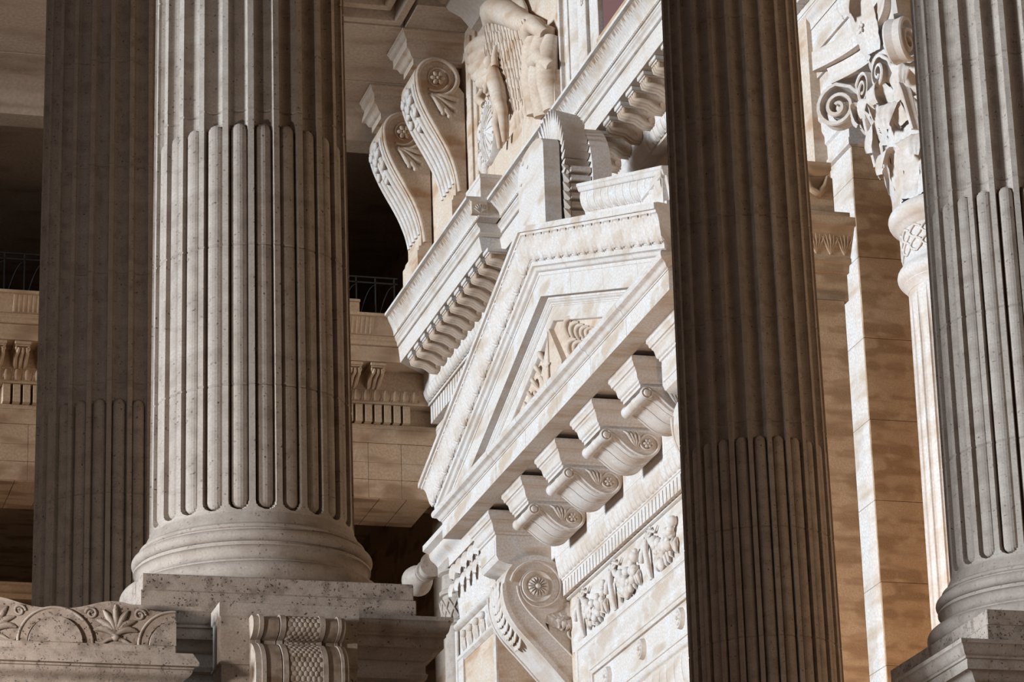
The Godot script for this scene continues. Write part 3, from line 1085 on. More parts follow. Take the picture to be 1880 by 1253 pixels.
# ---------------------------------------------------------------- carved wall under the pediment
func framed(prof: PackedVector2Array, zl: float, zr: float, yt: float, yb: float, called: String, mat: Material, parent: Node3D) -> void:
	# prof of (x, inward distance): head and two legs of a frame, mitred
	var st := S()
	prism(st, prof, func(p): return Vector3(p.x, yt - p.y, zl + p.y), func(p): return Vector3(p.x, yt - p.y, zr - p.y))
	obj(called, st, mat, parent)
	for k in 2:
		st = S()
		if k == 0:
			prism(st, prof, func(p): return Vector3(p.x, yt - p.y, zl + p.y), func(p): return Vector3(p.x, yb, zl + p.y))
		else:
			prism(st, prof, func(p): return Vector3(p.x, yt - p.y, zr - p.y), func(p): return Vector3(p.x, yb, zr - p.y))
		obj(called, st, mat, parent)

func carved_wall() -> void:
	var w := struct("wall_right", "white carved stone wall behind the pediment brackets", "wall")
	var st := S()
	var z0 := -68.8
	var z1 := -52.6
	box(st, Vector3(20.14, 0, z0), Vector3(20.7, 22.0, z1))
	obj("door_bay", st, M.cream, w)
	st = S()
	box(st, Vector3(20.7, 0, -80.2), Vector3(22.2, 36.6, -52.0))
	obj("wall_core", st, M.cream, w)
	# wall blocks between the brackets
	var cuts := [z0, -66.4, -63.84, -61.27, -58.68, -56.07, -53.5, z1]
	for i in cuts.size() - 1:
		st = S()
		box(st, Vector3(19.842, 20.79, cuts[i] + 0.004), Vector3(20.6, 22.0, cuts[i + 1] - 0.004), 0.004)
		obj("wall_block", st, M.pale, w)
	# leaf-tongue moulding
	var curve := bez(V2(19.975, 20.34), V2(19.90, 20.40), V2(19.85, 20.55), V2(19.845, 20.785), 9)
	var body: Array = [V2(20.6, 20.785)]
	body.append_array([V2(20.6, 20.34)])
	body.append_array(curve)
	st = S()
	along_z(st, poly(body), z0, z1)
	obj("tongue_moulding", st, M.pale, w)
	var tm := S()
	relief(tm, curve, 10, func(s: float, t: float) -> float:
		var e := absf(t - 0.5) * 2.0
		var tip := 1.0 - smoothstep(0.0, 0.6, s)
		return (0.035 if e < 0.75 * sqrt(clampf(s * 2.2, 0.0, 1.0)) else 0.0) * tip + 0.02 * (1.0 - e) * tip, func(p, q): return Vector3(p.x - 0.003, p.y, 0.28 * q))
	var tmesh := mesh_of(tm)
	for k in 56:
		put("tongue", tmesh, M.pale, w, Transform3D(Basis(), Vector3(0, 0, z0 + 0.3 + 0.285 * k)))
	# fillet and dentils
	st = S()
	along_z(st, poly([V2(20.6, 20.338), V2(19.955, 20.338), V2(19.955, 20.30), V2(19.975, 20.29), V2(19.975, 20.25), V2(20.6, 20.25)]), z0, z1)
	obj("fillet", st, M.pale, w)
	st = S()
	box(st, Vector3(20.29, 19.93, z0), Vector3(20.6, 20.25, z1))
	obj("dentil_backing", st, M.pale, w)
	var dm := S()
	box(dm, Vector3(-0.13, -0.15, -0.086), Vector3(0.19, 0.15, 0.086), 0.005)
	var dmesh := mesh_of(dm)
	for k in 70:
		put("dentil", dmesh, M.pale, w, Transform3D(Basis(), Vector3(20.1, 20.1, -65.75 + 0.226 * k)) if k < 57 else Transform3D(Basis(), Vector3(20.1, 20.1, -65.75 - 0.226 * (k - 56))))
	st = S()
	along_z(st, poly([V2(20.6, 19.93), V2(20.06, 19.93), V2(20.06, 19.90), V2(20.10, 19.875), V2(20.6, 19.87)]), z0, z1)
	obj("frieze_fillet", st, M.pale, w)
	# blocks of the garland frieze
	for i in 7:
		st = S()
		box(st, Vector3(20.12, 18.68, lerpf(-66.2, z1, i / 7.0) + 0.003), Vector3(20.3, 19.875, lerpf(-66.2, z1, (i + 1) / 7.0) - 0.003), 0.003)
		obj("frieze_block", st, M.pale, w)
	# door frame
	framed(poly([V2(20.2, 0.0), V2(19.98, 0.0), V2(19.98, 0.14), V2(20.0, 0.15), V2(20.0, 0.165), V2(20.2, 0.17)]), -65.6, -52.7, 18.69, 4.0, "frame_fascia", M.pale, w)
	var cy: Array = [V2(20.2, 0.17), V2(20.0, 0.17)]
	cy.append_array(cyma(V2(20.0, 0.25), V2(20.075, 0.58), 8, true))
	cy.append_array([V2(20.08, 0.60), V2(20.2, 0.60)])
	framed(poly(cy), -65.6, -52.7, 18.69, 4.0, "frame_cyma", M.pale, w)
	framed(poly([V2(20.2, 0.6), V2(20.06, 0.6), V2(20.06, 0.70), V2(20.085, 0.715), V2(20.085, 0.80), V2(20.2, 0.82)]), -65.6, -52.7, 18.69, 4.0, "frame_fillet", M.pale, w)
	for i in 13:
		st = S()
		box(st, Vector3(20.12, 17.22, -64.77 + 0.92 * i + 0.004), Vector3(20.3, 17.865, -64.77 + 0.92 * (i + 1) - 0.004), 0.004)
		obj("panel_block", st, M.pale, w)
	st = S()
	along_z(st, poly([V2(20.3, 17.22), V2(20.07, 17.22), V2(20.06, 17.16), V2(20.085, 17.15), V2(20.085, 17.08), cyma(V2(20.09, 17.07), V2(20.16, 16.95), 6, true), V2(20.3, 16.94)]), -64.3, -53.9)
	obj("panel_moulding", st, M.pale, w)
	# fluted band in the door head
	var fm := S()
	relief(fm, bez(V2(20.2, 16.2), V2(20.1, 16.4), V2(20.08, 16.7), V2(20.13, 16.94), 8), 8, func(s: float, t: float) -> float: return 0.03 * sqrt(maxf(sin(PI * t), 0.0)), func(p, q): return Vector3(p.x, p.y, 0.46 * q))
	var fmesh := mesh_of(fm)
	for k in 22:
		put("flute", fmesh, M.pale, w, Transform3D(Basis(), Vector3(0, 0, -64.2 + 0.47 * k)))
	# roundels on the panel
	var rm := S()
	lathe(rm, [V2(0, 0.02), V2(0.10, 0.02), V2(0.14, 0.05), V2(0.17, 0.05), V2(0.19, 0.0)], Transform3D(Basis(Vector3(0, 0, 1), Vector3(-1, 0, 0), Vector3(0, -1, 0)), Vector3.ZERO), 20)
	rosette(rm, Vector3(-0.02, 0, 0), 0.13, Basis(Vector3(0, 0, 1), Vector3(0, 1, 0), Vector3(-1, 0, 0)), 7)
	var rmesh := mesh_of(rm)
	for z in [-63.74, -61.4, -58.95, -56.6, -54.3]:
		put("roundel", rmesh, M.pale, w, Transform3D(Basis.from_scale(Vector3(1.9, 1.15, 1.15)), Vector3(20.12, 17.58, z)))

func garland(zc: float, label: String, sd: int) -> void:
	var t := thing("fruit_garland", label, "garland", Vector3(20.1, 18.8, zc), "carved garlands along the frieze")
	var rng := RandomNumberGenerator.new()
	rng.seed = sd
	var st := S()
	# hanging knot and ribbon on the left, fruit swag to the right
	var zk := zc - 0.95
	st = S()
	tube(st, [Vector3(20.07, 19.66, zk + 0.04), Vector3(20.02, 19.6, zk), Vector3(20.0, 19.35, zk + 0.03), Vector3(20.03, 19.0, zk + 0.08), Vector3(20.08, 18.78, zk + 0.1)], [0.03, 0.06, 0.055, 0.07, 0.04], 9)
	obj("tassel", st, M.pale, t)
	for k in 3:
		st = S()
		spiral(st, Vector3.ZERO, 0.1, 0.05, 1.1, k * 2.0, 0.028)
		var m := put("ribbon_loop", mesh_of(st), M.pale, t, Transform3D(Basis(Vector3(0, 0, 1), Vector3(0, 1, 0), Vector3(-1, 0, 0)), Vector3(20.06, 19.66 + 0.05 * k, zk + 0.16 * (k - 1)) - t.position))
	st = S()
	tube(st, [Vector3(20.06, 19.7, zk), Vector3(20.04, 19.74, zk + 0.25), Vector3(20.06, 19.66, zk + 0.45), Vector3(20.08, 19.76, zk + 0.6)], [0.03, 0.04, 0.03, 0.01], 6)
	obj("ribbon_tail", st, M.pale, t)
	for e in [[0.0, 1.0], [0.34, -1.0]]:
		st = S()
		tube(st, [Vector3(20.06, 19.6, zk + e[0] * 0.0), Vector3(20.03, 19.42, zk - 0.25), Vector3(20.05, 19.28, zk - 0.42)] if e[1] < 0 else [Vector3(20.06, 19.62, zk + 0.1), Vector3(20.03, 19.5, zk + 0.32), Vector3(20.04, 19.36, zk + 0.5)], [0.05, 0.075, 0.06], 8)
		obj("swag_stem", st, M.pale, t)
	var n := 26
	for k in n:
		var f := float(k) / (n - 1)
		var z := zc + lerpf(-0.5, 0.75, f) + rng.randf_range(-0.05, 0.05)
		var sag := 19.36 - 0.36 * sin(PI * clampf(f * 1.0, 0, 1)) + 0.12 * f
		var r := rng.randf_range(0.07, 0.125)
		st = S()
		ball(st, Vector3(20.06 - rng.randf_range(0.0, 0.07), sag + rng.randf_range(-0.2, 0.2) * (0.5 + sin(PI * f)), z), Vector3(r * 0.9, r * rng.randf_range(0.85, 1.2), r), Basis(), 9, 6)
		obj("fruit", st, M.pale, t)
	for k in 9:
		var f := k / 8.0
		var z := zc + lerpf(-0.5, 0.75, f)
		st = S()
		var y := 19.05 + 0.08 * sin(f * 9.0)
		tube(st, [Vector3(20.09, y + 0.12, z), Vector3(20.03, y, z + 0.06), Vector3(20.06, y - 0.16, z + rng.randf_range(-0.08, 0.12)), Vector3(20.1, y - 0.22, z + 0.05)], [0.02, 0.05, 0.045, 0.01], 6)
		obj("leaf", st, M.pale, t)
	st = S()
	rosette(st, Vector3(20.0, 19.12, zc - 0.12), 0.17, Basis(Vector3(0, 0, 1), Vector3(0, 1, 0), Vector3(-1, 0, 0)), 7)
	obj("flower", st, M.pale, t)

# ---------------------------------------------------------------- pilaster left of the great scroll
func corner_pilaster() -> void:
	var t := thing("leaf_pilaster", "pale pilaster with curling leaf capital left of the great scroll", "pilaster", Vector3(19.6, 10.0, -70.6))
	var x := 19.2
	var za := -72.3
	var zb := -69.05
	var st := S()
	box(st, Vector3(x + 0.06, 10.0, za), Vector3(20.69, 20.05, zb), 0.01)
	obj("shaft", st, M.cream, t)
	for e in [[za, za + 0.42], [zb - 0.16, zb]]:
		st = S()
		box(st, Vector3(x, 10.0, e[0]), Vector3(x + 0.07, 19.98, e[1]), 0.012)
		obj("shaft_margin", st, M.pale, t)
	for k in 3:
		st = S()
		lathe(st, [V2(0.0, 10.0), V2(0.075, 10.0), V2(0.075, 20.7), V2(0.0, 20.7)], Transform3D(Basis(), Vector3(x + 0.06 + 0.16 * k, 0, za - 0.16 - 0.17 * k)), 14)
		obj("reed", st, M.pale, t)
	st = S()
	along_z(st, poly([V2(20.69, 20.05), V2(x - 0.02, 20.05), V2(x - 0.03, 19.97), V2(x + 0.05, 19.9), V2(20.69, 19.9)]), za, zb + 0.02)
	obj("neck_moulding", st, M.pale, t)
	st = S()
	box(st, Vector3(x + 0.06, 20.05, za), Vector3(20.69, 20.7, zb))
	obj("neck_band", st, M.pale, t)
	for k in 5:
		var z := -71.85 + 0.56 * k
		st = S()
		ball(st, Vector3(x + 0.03, 20.5, z), Vector3(0.09, 0.1, 0.11), Basis(), 9, 6)
		ball(st, Vector3(x + 0.05, 20.38, z), Vector3(0.07, 0.09, 0.06), Basis(), 8, 5)
		for q in [-0.13, -0.045, 0.045, 0.13]:
			tube(st, [Vector3(x + 0.04, 20.4, z + q * 0.5), Vector3(x + 0.03, 20.24, z + q), Vector3(x + 0.05, 20.1, z + q * 0.9)], [0.02, 0.03, 0.012], 6)
		obj("bellflower", st, M.pale, t)
	st = S()
	var ap: Array = [V2(20.69, 20.93), V2(x + 0.02, 20.93), V2(x + 0.02, 20.88)]
	ap.append_array(bez(V2(x - 0.0, 20.87), V2(x - 0.08, 20.85), V2(x - 0.08, 20.75), V2(x + 0.0, 20.72), 6))
	ap.append_array([V2(x + 0.05, 20.69), V2(20.69, 20.69)])
	along_z(st, poly(ap), za - 0.1, zb + 0.1)
	obj("astragal", st, M.pale, t)
	st = S()
	box(st, Vector3(x + 0.12, 20.93, za + 0.05), Vector3(20.69, 22.3, zb - 0.05))
	obj("bell", st, M.pale, t)
	# curling leaves, two tiers
	var face := Basis(Vector3(0, 0, 1), Vector3(0, 1, 0), Vector3(-1, 0, 0))
	for tier in 2:
		var lm := leaf_shape(0.78 + 0.48 * (1 - tier), 0.29, 0.22 + 0.03 * (1 - tier))
		for k in 6:
			var z := lerpf(-72.05, -69.35, (k + 0.5 * (1 - tier)) / 5.0)
			if z > -69.1:
				continue
			put("leaf", lm, M.pale, t, Transform3D(face, Vector3(x + 0.12 - 0.05 * tier, 20.93, z) - t.position))
	st = S()
	along_z(st, poly([V2(20.69, 23.05), V2(x - 0.45, 23.05), V2(x - 0.45, 22.92), V2(x - 0.3, 22.85), cyma(V2(x - 0.3, 22.83), V2(x - 0.08, 22.45), 8, true), V2(x - 0.08, 22.3), V2(20.69, 22.3)]), -73.6, -68.9)
	obj("architrave", st, M.pale, t)
	# round neighbour with a plaited basket neck
	var c := thing("basket_capital_column", "round engaged column with plaited basket neck and horn-shaped roll beside the dark opening", "column", Vector3(19.55, 10.0, -73.1))
	st = S()
	lathe(st, [V2(0.44, 10.0), V2(0.43, 20.95), V2(0.50, 21.0), V2(0.50, 21.06), V2(0.43, 21.1)], Transform3D(Basis(), Vector3(19.55, 0, -73.1)), 28)
	obj("shaft", st, M.col, c)
	st = S()
	lathe(st, [V2(0.42, 21.1), V2(0.47, 21.2), V2(0.5, 21.45), V2(0.52, 21.6), V2(0.46, 21.62), V2(0.46, 21.7), V2(0.52, 21.72), V2(0.54, 21.8), V2(0.48, 21.86), V2(0.46, 22.2), V2(0.55, 22.25), V2(0.55, 22.3), V2(0.3, 22.3)], Transform3D(Basis(), Vector3(19.55, 0, -73.1)), 28)
	obj("basket", st, M.col, c)
	for k in 14:
		for dirn in [-1.0, 1.0]:
			st = S()
			var pts: Array = []
			var rd: Array = []
			for i in 5:
				var s := i / 4.0
				var a: float = TAU * k / 14 + dirn * (s - 0.5) * 0.5
				var r := lerpf(0.46, 0.52, s)
				pts.append(Vector3(19.55 + r * cos(a), 21.14 + 0.44 * s, -73.1 + r * sin(a)))
				rd.append(0.032)
			tube(st, pts, rd, 5)
			obj("plait", st, M.col, c)
	st = S()
	lathe(st, [V2(0, 0), V2(0.18, 0.01), V2(0.33, 0.06), V2(0.38, 0.16), V2(0.36, 0.32), V2(0.27, 0.6), V2(0.2, 0.82), V2(0.2, 0.88), V2(0.25, 0.9), V2(0.25, 0.97), V2(0.2, 0.99), V2(0.2, 1.05), V2(0.26, 1.08), V2(0.26, 1.16), V2(0.2, 1.18), V2(0.22, 1.4), V2(0.3, 1.7), V2(0.0, 1.72)], Transform3D(Basis(Vector3(1, 0, 0), Vector3(0, 0, 1), Vector3(0, -1, 0)), Vector3(18.98, 22.62, -75.3)), 24)
	obj("horn_roll", st, M.col, c)
	st = S()
	box(st, Vector3(19.1, 22.3, -73.6), Vector3(20.69, 22.6, -72.6), 0.02)
	obj("abacus_beam", st, M.col, c)

# ---------------------------------------------------------------- main entablature
# profiles in (projection, height); the projection is measured from the dentil faces
func ent_profiles() -> Dictionary:
	var simc := bez(V2(1.20, 29.27), V2(1.205, 29.42), V2(1.33, 29.5), V2(1.41, 29.645), 10)
	var rs := simc.duplicate()
	rs.reverse()
	return {
		"sima_curve": simc,
		"sima": poly([V2(1.49, 29.73), V2(1.49, 29.66), rs, V2(1.20, 29.25), V2(-0.6, 29.25), V2(-0.6, 29.78)]),
		"fillet": poly([V2(1.165, 29.248), V2(1.165, 29.20), cyma(V2(1.15, 29.19), V2(1.09, 29.08), 5, true), V2(1.09, 29.03), V2(1.05, 29.01), V2(-0.6, 29.0), V2(-0.6, 29.248)]),
		"corona": poly([V2(1.05, 28.998), V2(0.99, 28.63), V2(-0.6, 28.63), V2(-0.6, 28.998)]),
		"band": poly([V2(0.2, 28.628), V2(0.2, 28.19), V2(-0.6, 28.19), V2(-0.6, 28.628)]),
		"ovolo": poly([V2(0.21, 28.188), V2(0.2, 28.15), bez(V2(0.19, 28.14), V2(0.17, 28.02), V2(0.13, 27.93), V2(0.06, 27.9), 7), V2(0.05, 27.84), V2(-0.6, 27.84), V2(-0.6, 28.188)]),
		"ovolo_curve": bez(V2(0.07, 27.905), V2(0.135, 27.935), V2(0.172, 28.025), V2(0.195, 28.145), 7),
		"backing": poly([V2(-0.36, 27.838), V2(-0.36, 27.37), V2(-0.19, 27.365), V2(-0.19, 27.25), V2(-0.6, 27.25), V2(-0.6, 27.838)]),
		"moulding": poly([V2(-0.2, 27.248), V2(-0.2, 27.2), cyma(V2(-0.21, 27.19), V2(-0.29, 26.98), 7, true), V2(-0.29, 26.91), V2(-0.6, 26.91), V2(-0.6, 27.248)]),
	}

func modillion_mesh() -> ArrayMesh:
	# local: x outward, z along the wall, y = 0 at the soffit
	var st := S()
	var pr: Array = [V2(0.18, -0.12), V2(0.84, -0.12)]
	pr.append_array(bez(V2(0.85, -0.2), V2(0.8, -0.3), V2(0.62, -0.2), V2(0.5, -0.28), 7))
	pr.append_array(bez(V2(0.5, -0.28), V2(0.4, -0.36), V2(0.28, -0.5), V2(0.18, -0.44), 6))
	along_z(st, poly(pr), -0.15, 0.15)
	# leaf lapped under the bracket
	for q in [-0.11, 0.0, 0.11]:
		tube(st, [Vector3(0.2, -0.45, q), Vector3(0.36, -0.42, q * 1.1), Vector3(0.55, -0.29, q * 1.2), Vector3(0.74, -0.27, q * 1.15), Vector3(0.86, -0.25, q), Vector3(0.9, -0.17, q * 0.8)], [0.04, 0.06, 0.06, 0.055, 0.05, 0.03], 7)
	# rolled ends
	for s in [-1.0, 1.0]:
		ball(st, Vector3(0.84, -0.18, s * 0.15), Vector3(0.065, 0.065, 0.04), Basis(), 9, 6)
		ball(st, Vector3(0.28, -0.38, s * 0.15), Vector3(0.09, 0.08, 0.03), Basis(), 9, 6)
	return mesh_of(st)

func modillion_cap() -> ArrayMesh:
	var st := S()
	box(st, Vector3(0.2, -0.09, -0.20), Vector3(0.95, 0.0, 0.20), 0.015)
	box(st, Vector3(0.2, -0.13, -0.175), Vector3(0.91, -0.085, 0.175), 0.01)
	return mesh_of(st)

func run_right(P: Dictionary, w: Node3D, xd: float, za: Callable, zb: Dictionary) -> void:
	for key in ["sima", "fillet", "corona", "band", "ovolo", "backing", "moulding"]:
		var st := S()
		var ze: float = zb[key]
		prism(st, P[key], func(p): return Vector3(xd - p.x, p.y, za.call(p)), func(p): return Vector3(xd - p.x, p.y, ze))
		obj({"sima": "sima_moulding", "fillet": "fillet_moulding", "corona": "corona_course", "band": "bracket_band", "ovolo": "ovolo_moulding", "backing": "dentil_backing", "moulding": "architrave_moulding"}[key], st, M.pale, w)

func entablature() -> void:
	var P := ent_profiles()
	var mod := modillion_mesh()
	var cap := modillion_cap()
	# four lengths of carved sima, each with its own ragged crust of dirt under the top edge
	var leaves: Array = []
	var drng := RandomNumberGenerator.new()
	drng.seed = 5
	for v in 4:
		var drip: Array = []
		for q in 25:
			drip.append(drng.randf_range(0.66, 0.97))
		var ls := S()
		relief(ls, P.sima_curve.map(func(c): return V2(-c.x, c.y)), 24, tongue(0.016, 3.0), func(p, q): return Vector3(p.x - 0.003, p.y, 0.34 * q), func(s: float, q: float) -> Color: return Color(0.50, 0.37, 0.27) if s > drip[int(q * 24.0)] else Color(1, 1, 1))
		leaves.append(mesh_of(ls))
	var es := S()
	relief(es, P.ovolo_curve.map(func(c): return V2(-c.x, c.y)), 10, egg(0.045), func(p, q): return Vector3(p.x - 0.003, p.y, 0.24 * q))
	var eggm := mesh_of(es)
	var ds := S()
	box(ds, Vector3(-0.0, 27.372, -0.09), Vector3(0.36, 27.83, 0.09), 0.006)
	var dent := mesh_of(ds)
	# toward the corner, standing forward
	var w := struct("trim_1", "white bracketed entablature climbing along the carved wall", "entablature")
	var xd := 20.0
	run_right(P, w, xd, func(p): return -77.46 + p.x, {"sima": -67.95, "fillet": -68.3, "corona": -68.55, "band": -69.2, "ovolo": -69.2, "backing": -69.3, "moulding": -69.6})
	for k in 23:
		put("sima_leaf", leaves[k * 7 % 4], M.crust, w, Transform3D(Basis(), Vector3(xd, 0, -75.9 + 0.345 * k)))
	for k in 12:
		var mo := put("modillion", mod, M.cream, w, Transform3D(Basis(Vector3(-1, 0, 0), Vector3(0, 1, 0), Vector3(0, 0, -1)), Vector3(xd, 28.63, -76.0 + 0.66 * k + 0.3)))
		put("cap", cap, M.pale, mo)
	for k in 32:
		put("egg", eggm, M.pale, w, Transform3D(Basis(), Vector3(xd, 0, -77.25 + 0.25 * k)))
	for k in 33:
		put("dentil", dent, M.pale, w, Transform3D(Basis(), Vector3(xd, 0, -77.3 + 0.245 * k)))
	# forward end of that length, with a palmette
	var st := S()
	box(st, Vector3(18.62, 29.3, -68.05), Vector3(19.0, 29.62, -67.93), 0.01)
	var pal := obj("end_panel", st, M.cream, w)
	for k in 7:
		var a := (k - 3) * 0.36
		st = S()
		tube(st, [Vector3(18.82, 29.34, -67.93), Vector3(18.82 + 0.09 * sin(a), 29.34 + 0.12 * cos(a), -67.91), Vector3(18.82 + 0.16 * sin(a), 29.34 + 0.21 * cos(a), -67.92)], [0.012, 0.024, 0.012], 6)
		obj("palmette_leaf", st, M.pale, pal)
	# the longer run, set back
	var w2 := struct("trim_2", "white entablature with leaf brackets above the pediment, running to the dark column", "entablature")
	xd = 20.49
	var fe := {"sima": -44.0, "fillet": -44.0, "corona": -44.0, "band": -44.0, "ovolo": -44.0, "backing": -44.0, "moulding": -44.0}
	run_right(P, w2, xd, func(p): return -68.9 - 0.3 * (1.49 - p.x), fe)
	for k in 54:
		put("sima_leaf", leaves[k * 7 % 4], M.crust, w2, Transform3D(Basis(), Vector3(xd, 0, -67.9 + 0.345 * k)))
	for k in 30:
		var mo := put("modillion", mod, M.cream, w2, Transform3D(Basis(Vector3(-1, 0, 0), Vector3(0, 1, 0), Vector3(0, 0, -1)), Vector3(xd, 28.63, -67.6 + 0.78 * k)))
		put("cap", cap, M.pale, mo)
	for k in 60:
		put("egg", eggm, M.pale, w2, Transform3D(Basis(), Vector3(xd, 0, -60.5 + 0.25 * k)))
	for k in 40:
		put("dentil", dent, M.pale, w2, Transform3D(Basis(), Vector3(xd, 0, -54.0 + 0.245 * k)))
	# architrave fasciae and frieze
	var yb := [25.47, 25.95, 26.39, 26.905]
	for c in 3:
		for i in 8:
			st = S()
			var xa := 20.79 + (2 - c) * 0.05
			box(st, Vector3(xa, yb[c] + 0.002, -69.0 + 3.1 * i + 0.004), Vector3(22.6, yb[c + 1] - 0.002, -69.0 + 3.1 * (i + 1) - 0.004), 0.006)
			obj("architrave_block", st, M.pale, w2)
	for i in 4:
		st = S()
		box(st, Vector3(20.3, 25.47, -77.7 + 2.2 * i + 0.004), Vector3(21.5, 26.905, -77.7 + 2.2 * (i + 1) - 0.004), 0.006)
		obj("architrave_block", st, M.pale, w)
	# end wall: the same order, facing the viewer
	var b := struct("trim_3", "tan bracketed entablature with dentils across the end wall", "entablature")
	var zd := -77.46
	for key in ["sima", "fillet", "corona", "band", "ovolo", "backing", "moulding"]:
		st = S()
		prism(st, P[key], func(p): return Vector3(4.0, p.y, zd + p.x), func(p): return Vector3(20.0 - p.x, p.y, zd + p.x))
		obj({"sima": "sima_moulding", "fillet": "fillet_moulding", "corona": "corona_course", "band": "bracket_band", "ovolo": "ovolo_moulding", "backing": "dentil_backing", "moulding": "architrave_moulding"}[key], st, M.warm, b)
	var turn := Basis(Vector3(0, 0, -1), Vector3(0, 1, 0), Vector3(1, 0, 0))
	for k in 26:
		put("sima_leaf", leaves[k * 7 % 4], M.warm, b, Transform3D(turn, Vector3(9.3 + 0.345 * k, 0, zd)))
	var tm := Basis(Vector3(0, 0, 1), Vector3(0, 1, 0), Vector3(-1, 0, 0))
	for k in 17:
		var mo := put("modillion", mod, M.warm, b, Transform3D(tm, Vector3(9.02 + 0.59 * k, 28.63, zd)))
		put("cap", cap, M.warm, mo)
	for k in 42:
		put("egg", eggm, M.warm, b, Transform3D(turn, Vector3(9.2 + 0.25 * k, 0, zd)))
		put("dentil", dent, M.warm, b, Transform3D(turn, Vector3(9.35 + 0.245 * k, 0, zd)))
	# lintel blocks and soffit slabs
	for c in 3:
		for i in 14:
			st = S()
			var xa := 8.23 + 0.852 * i + (0.0 if c > 0 else 0.0)
			box(st, Vector3(xa + 0.004, yb[c] + 0.003, -78.4), Vector3(xa + 0.852 - 0.004, yb[c + 1] - 0.003, -77.765 + 0.012 * (c % 2)), 0.006)
			obj("lintel_block", st, M.warm, b)
	for i in 17:
		for r in 2:
			st = S()
			var xa := 8.23 + 0.7 * i
			var zs := [-80.15, -78.9, -77.78]
			box(st, Vector3(xa + 0.006, 25.45, zs[r] + 0.006), Vector3(xa + 0.694, 25.9, zs[r + 1] - 0.006), 0.006)
			obj("soffit_slab", st, M.warm, b)
	for i in 5:
		st = S()
		box(st, Vector3(4.0 + 0.85 * i, 25.47, -80.1), Vector3(4.0 + 0.85 * (i + 1) - 0.008, 26.9, -77.77), 0.006)
		obj("lintel_block", st, M.warm, b)

# ---------------------------------------------------------------- end wall above and below its entablature
func end_wall() -> void:
	var w := struct("wall_back", "end wall of the portico with a dark gallery opening", "wall")
	var st := S()
	box(st, Vector3(-3.0, 0.0, -80.1), Vector3(8.2, 25.4, -77.8))
	box(st, Vector3(-3.0, 25.4, -80.1), Vector3(4.0, 36.6, -77.8))
	obj("plain_wall", st, M.warm, w)
	st = S()
	box(st, Vector3(-4.0, 0.0, -136.0), Vector3(24.0, 37.6, -135.0))
	box(st, Vector3(-4.0, 0.0, -135.0), Vector3(-3.0, 37.6, -77.8))
	box(st, Vector3(22.2, 0.0, -135.0), Vector3(23.2, 37.6, -79.0))
	obj("far_wall", st, M.warm, w)
	st = S()
	box(st, Vector3(-3.0, 29.2, -135.0), Vector3(22.2, 29.7, -79.0))
	box(st, Vector3(-3.0, 25.85, -80.15), Vector3(22.2, 29.2, -79.9))
	obj("gallery_floor", st, M.warm, w)
	# sill above the cornice
	st = S()
	box(st, Vector3(4.0, 29.2, -79.0), Vector3(20.6, 30.0, -77.6), 0.02)
	obj("gallery_sill", st, M.warm, w)
	# head of the opening
	st = S()
	box(st, Vector3(4.0, 36.0, -79.5), Vector3(20.6, 36.6, -77.2))
	obj("gallery_head", st, M.ceil, w)
	# moulded bands in the shade of the gallery
	for y in [31.7, 32.5, 33.1]:
		st = S()
		along_x(st, poly([V2(-96.99, y), V2(-96.6, y), V2(-96.55, y + 0.1), cyma(V2(-96.5, y + 0.12), V2(-96.3, y + 0.3), 5), V2(-96.3, y + 0.38), V2(-96.99, y + 0.38)]), -3.0, 22.0)
		obj("gallery_band", st, M.warm, w)
	for y in [23.6, 21.6]:
		st = S()
		along_x(st, poly([V2(-82.6, y), V2(-81.9, y), V2(-81.85, y + 0.12), cyma(V2(-81.8, y + 0.14), V2(-81.6, y + 0.3), 5), V2(-81.6, y + 0.36), V2(-82.6, y + 0.36)]), 8.3, 16.4)
		obj("recess_band", st, M.warm, w)
	for i in 9:
		st = S()
		box(st, Vector3(8.3 + 0.9 * i + 0.005, 22.3, -82.6), Vector3(9.2 + 0.9 * i - 0.005, 23.2, -81.7), 0.006)
		obj("recess_block", st, M.warm, w)
	# railing
	var r := thing("gallery_railing", "thin dark iron railing in the dark gallery opening", "railing", Vector3(12.0, 30.0, -78.2))
	for y in [30.15, 31.35, 31.5]:
		st = S()
		box(st, Vector3(4.2, y, -78.22), Vector3(19.4, y + 0.035, -78.18))
		obj("rail", st, M.iron, r)
	for i in 31:
		st = S()
		box(st, Vector3(4.3 + 0.5 * i, 30.0, -78.22), Vector3(4.33 + 0.5 * i, 31.5, -78.18))
		obj("baluster", st, M.iron, r)
	for i in 30:
		st = S()
		var pts: Array = []
		var rd: Array = []
		for k in 9:
			var s := k / 8.0
			pts.append(Vector3(4.33 + 0.5 * i + 0.47 * s, 30.2 + 1.1 * sin(s * PI * 0.5), -78.2)); rd.append(0.012)
		tube(st, pts, rd, 5)
		obj("curved_bar", st, M.iron, r)
	var bk := thing("stone_post", "small pale stone post at the foot of the dark opening", "post", Vector3(18.15, 30.0, -78.1))
	st = S()
	stack(st, 17.98, 18.32, -78.14, -77.9, [[0.0, 30.0], [0.0, 30.7], [-0.02, 30.72], [-0.02, 30.78], [0.02, 30.8]])
	obj("shaft", st, M.warm, bk)

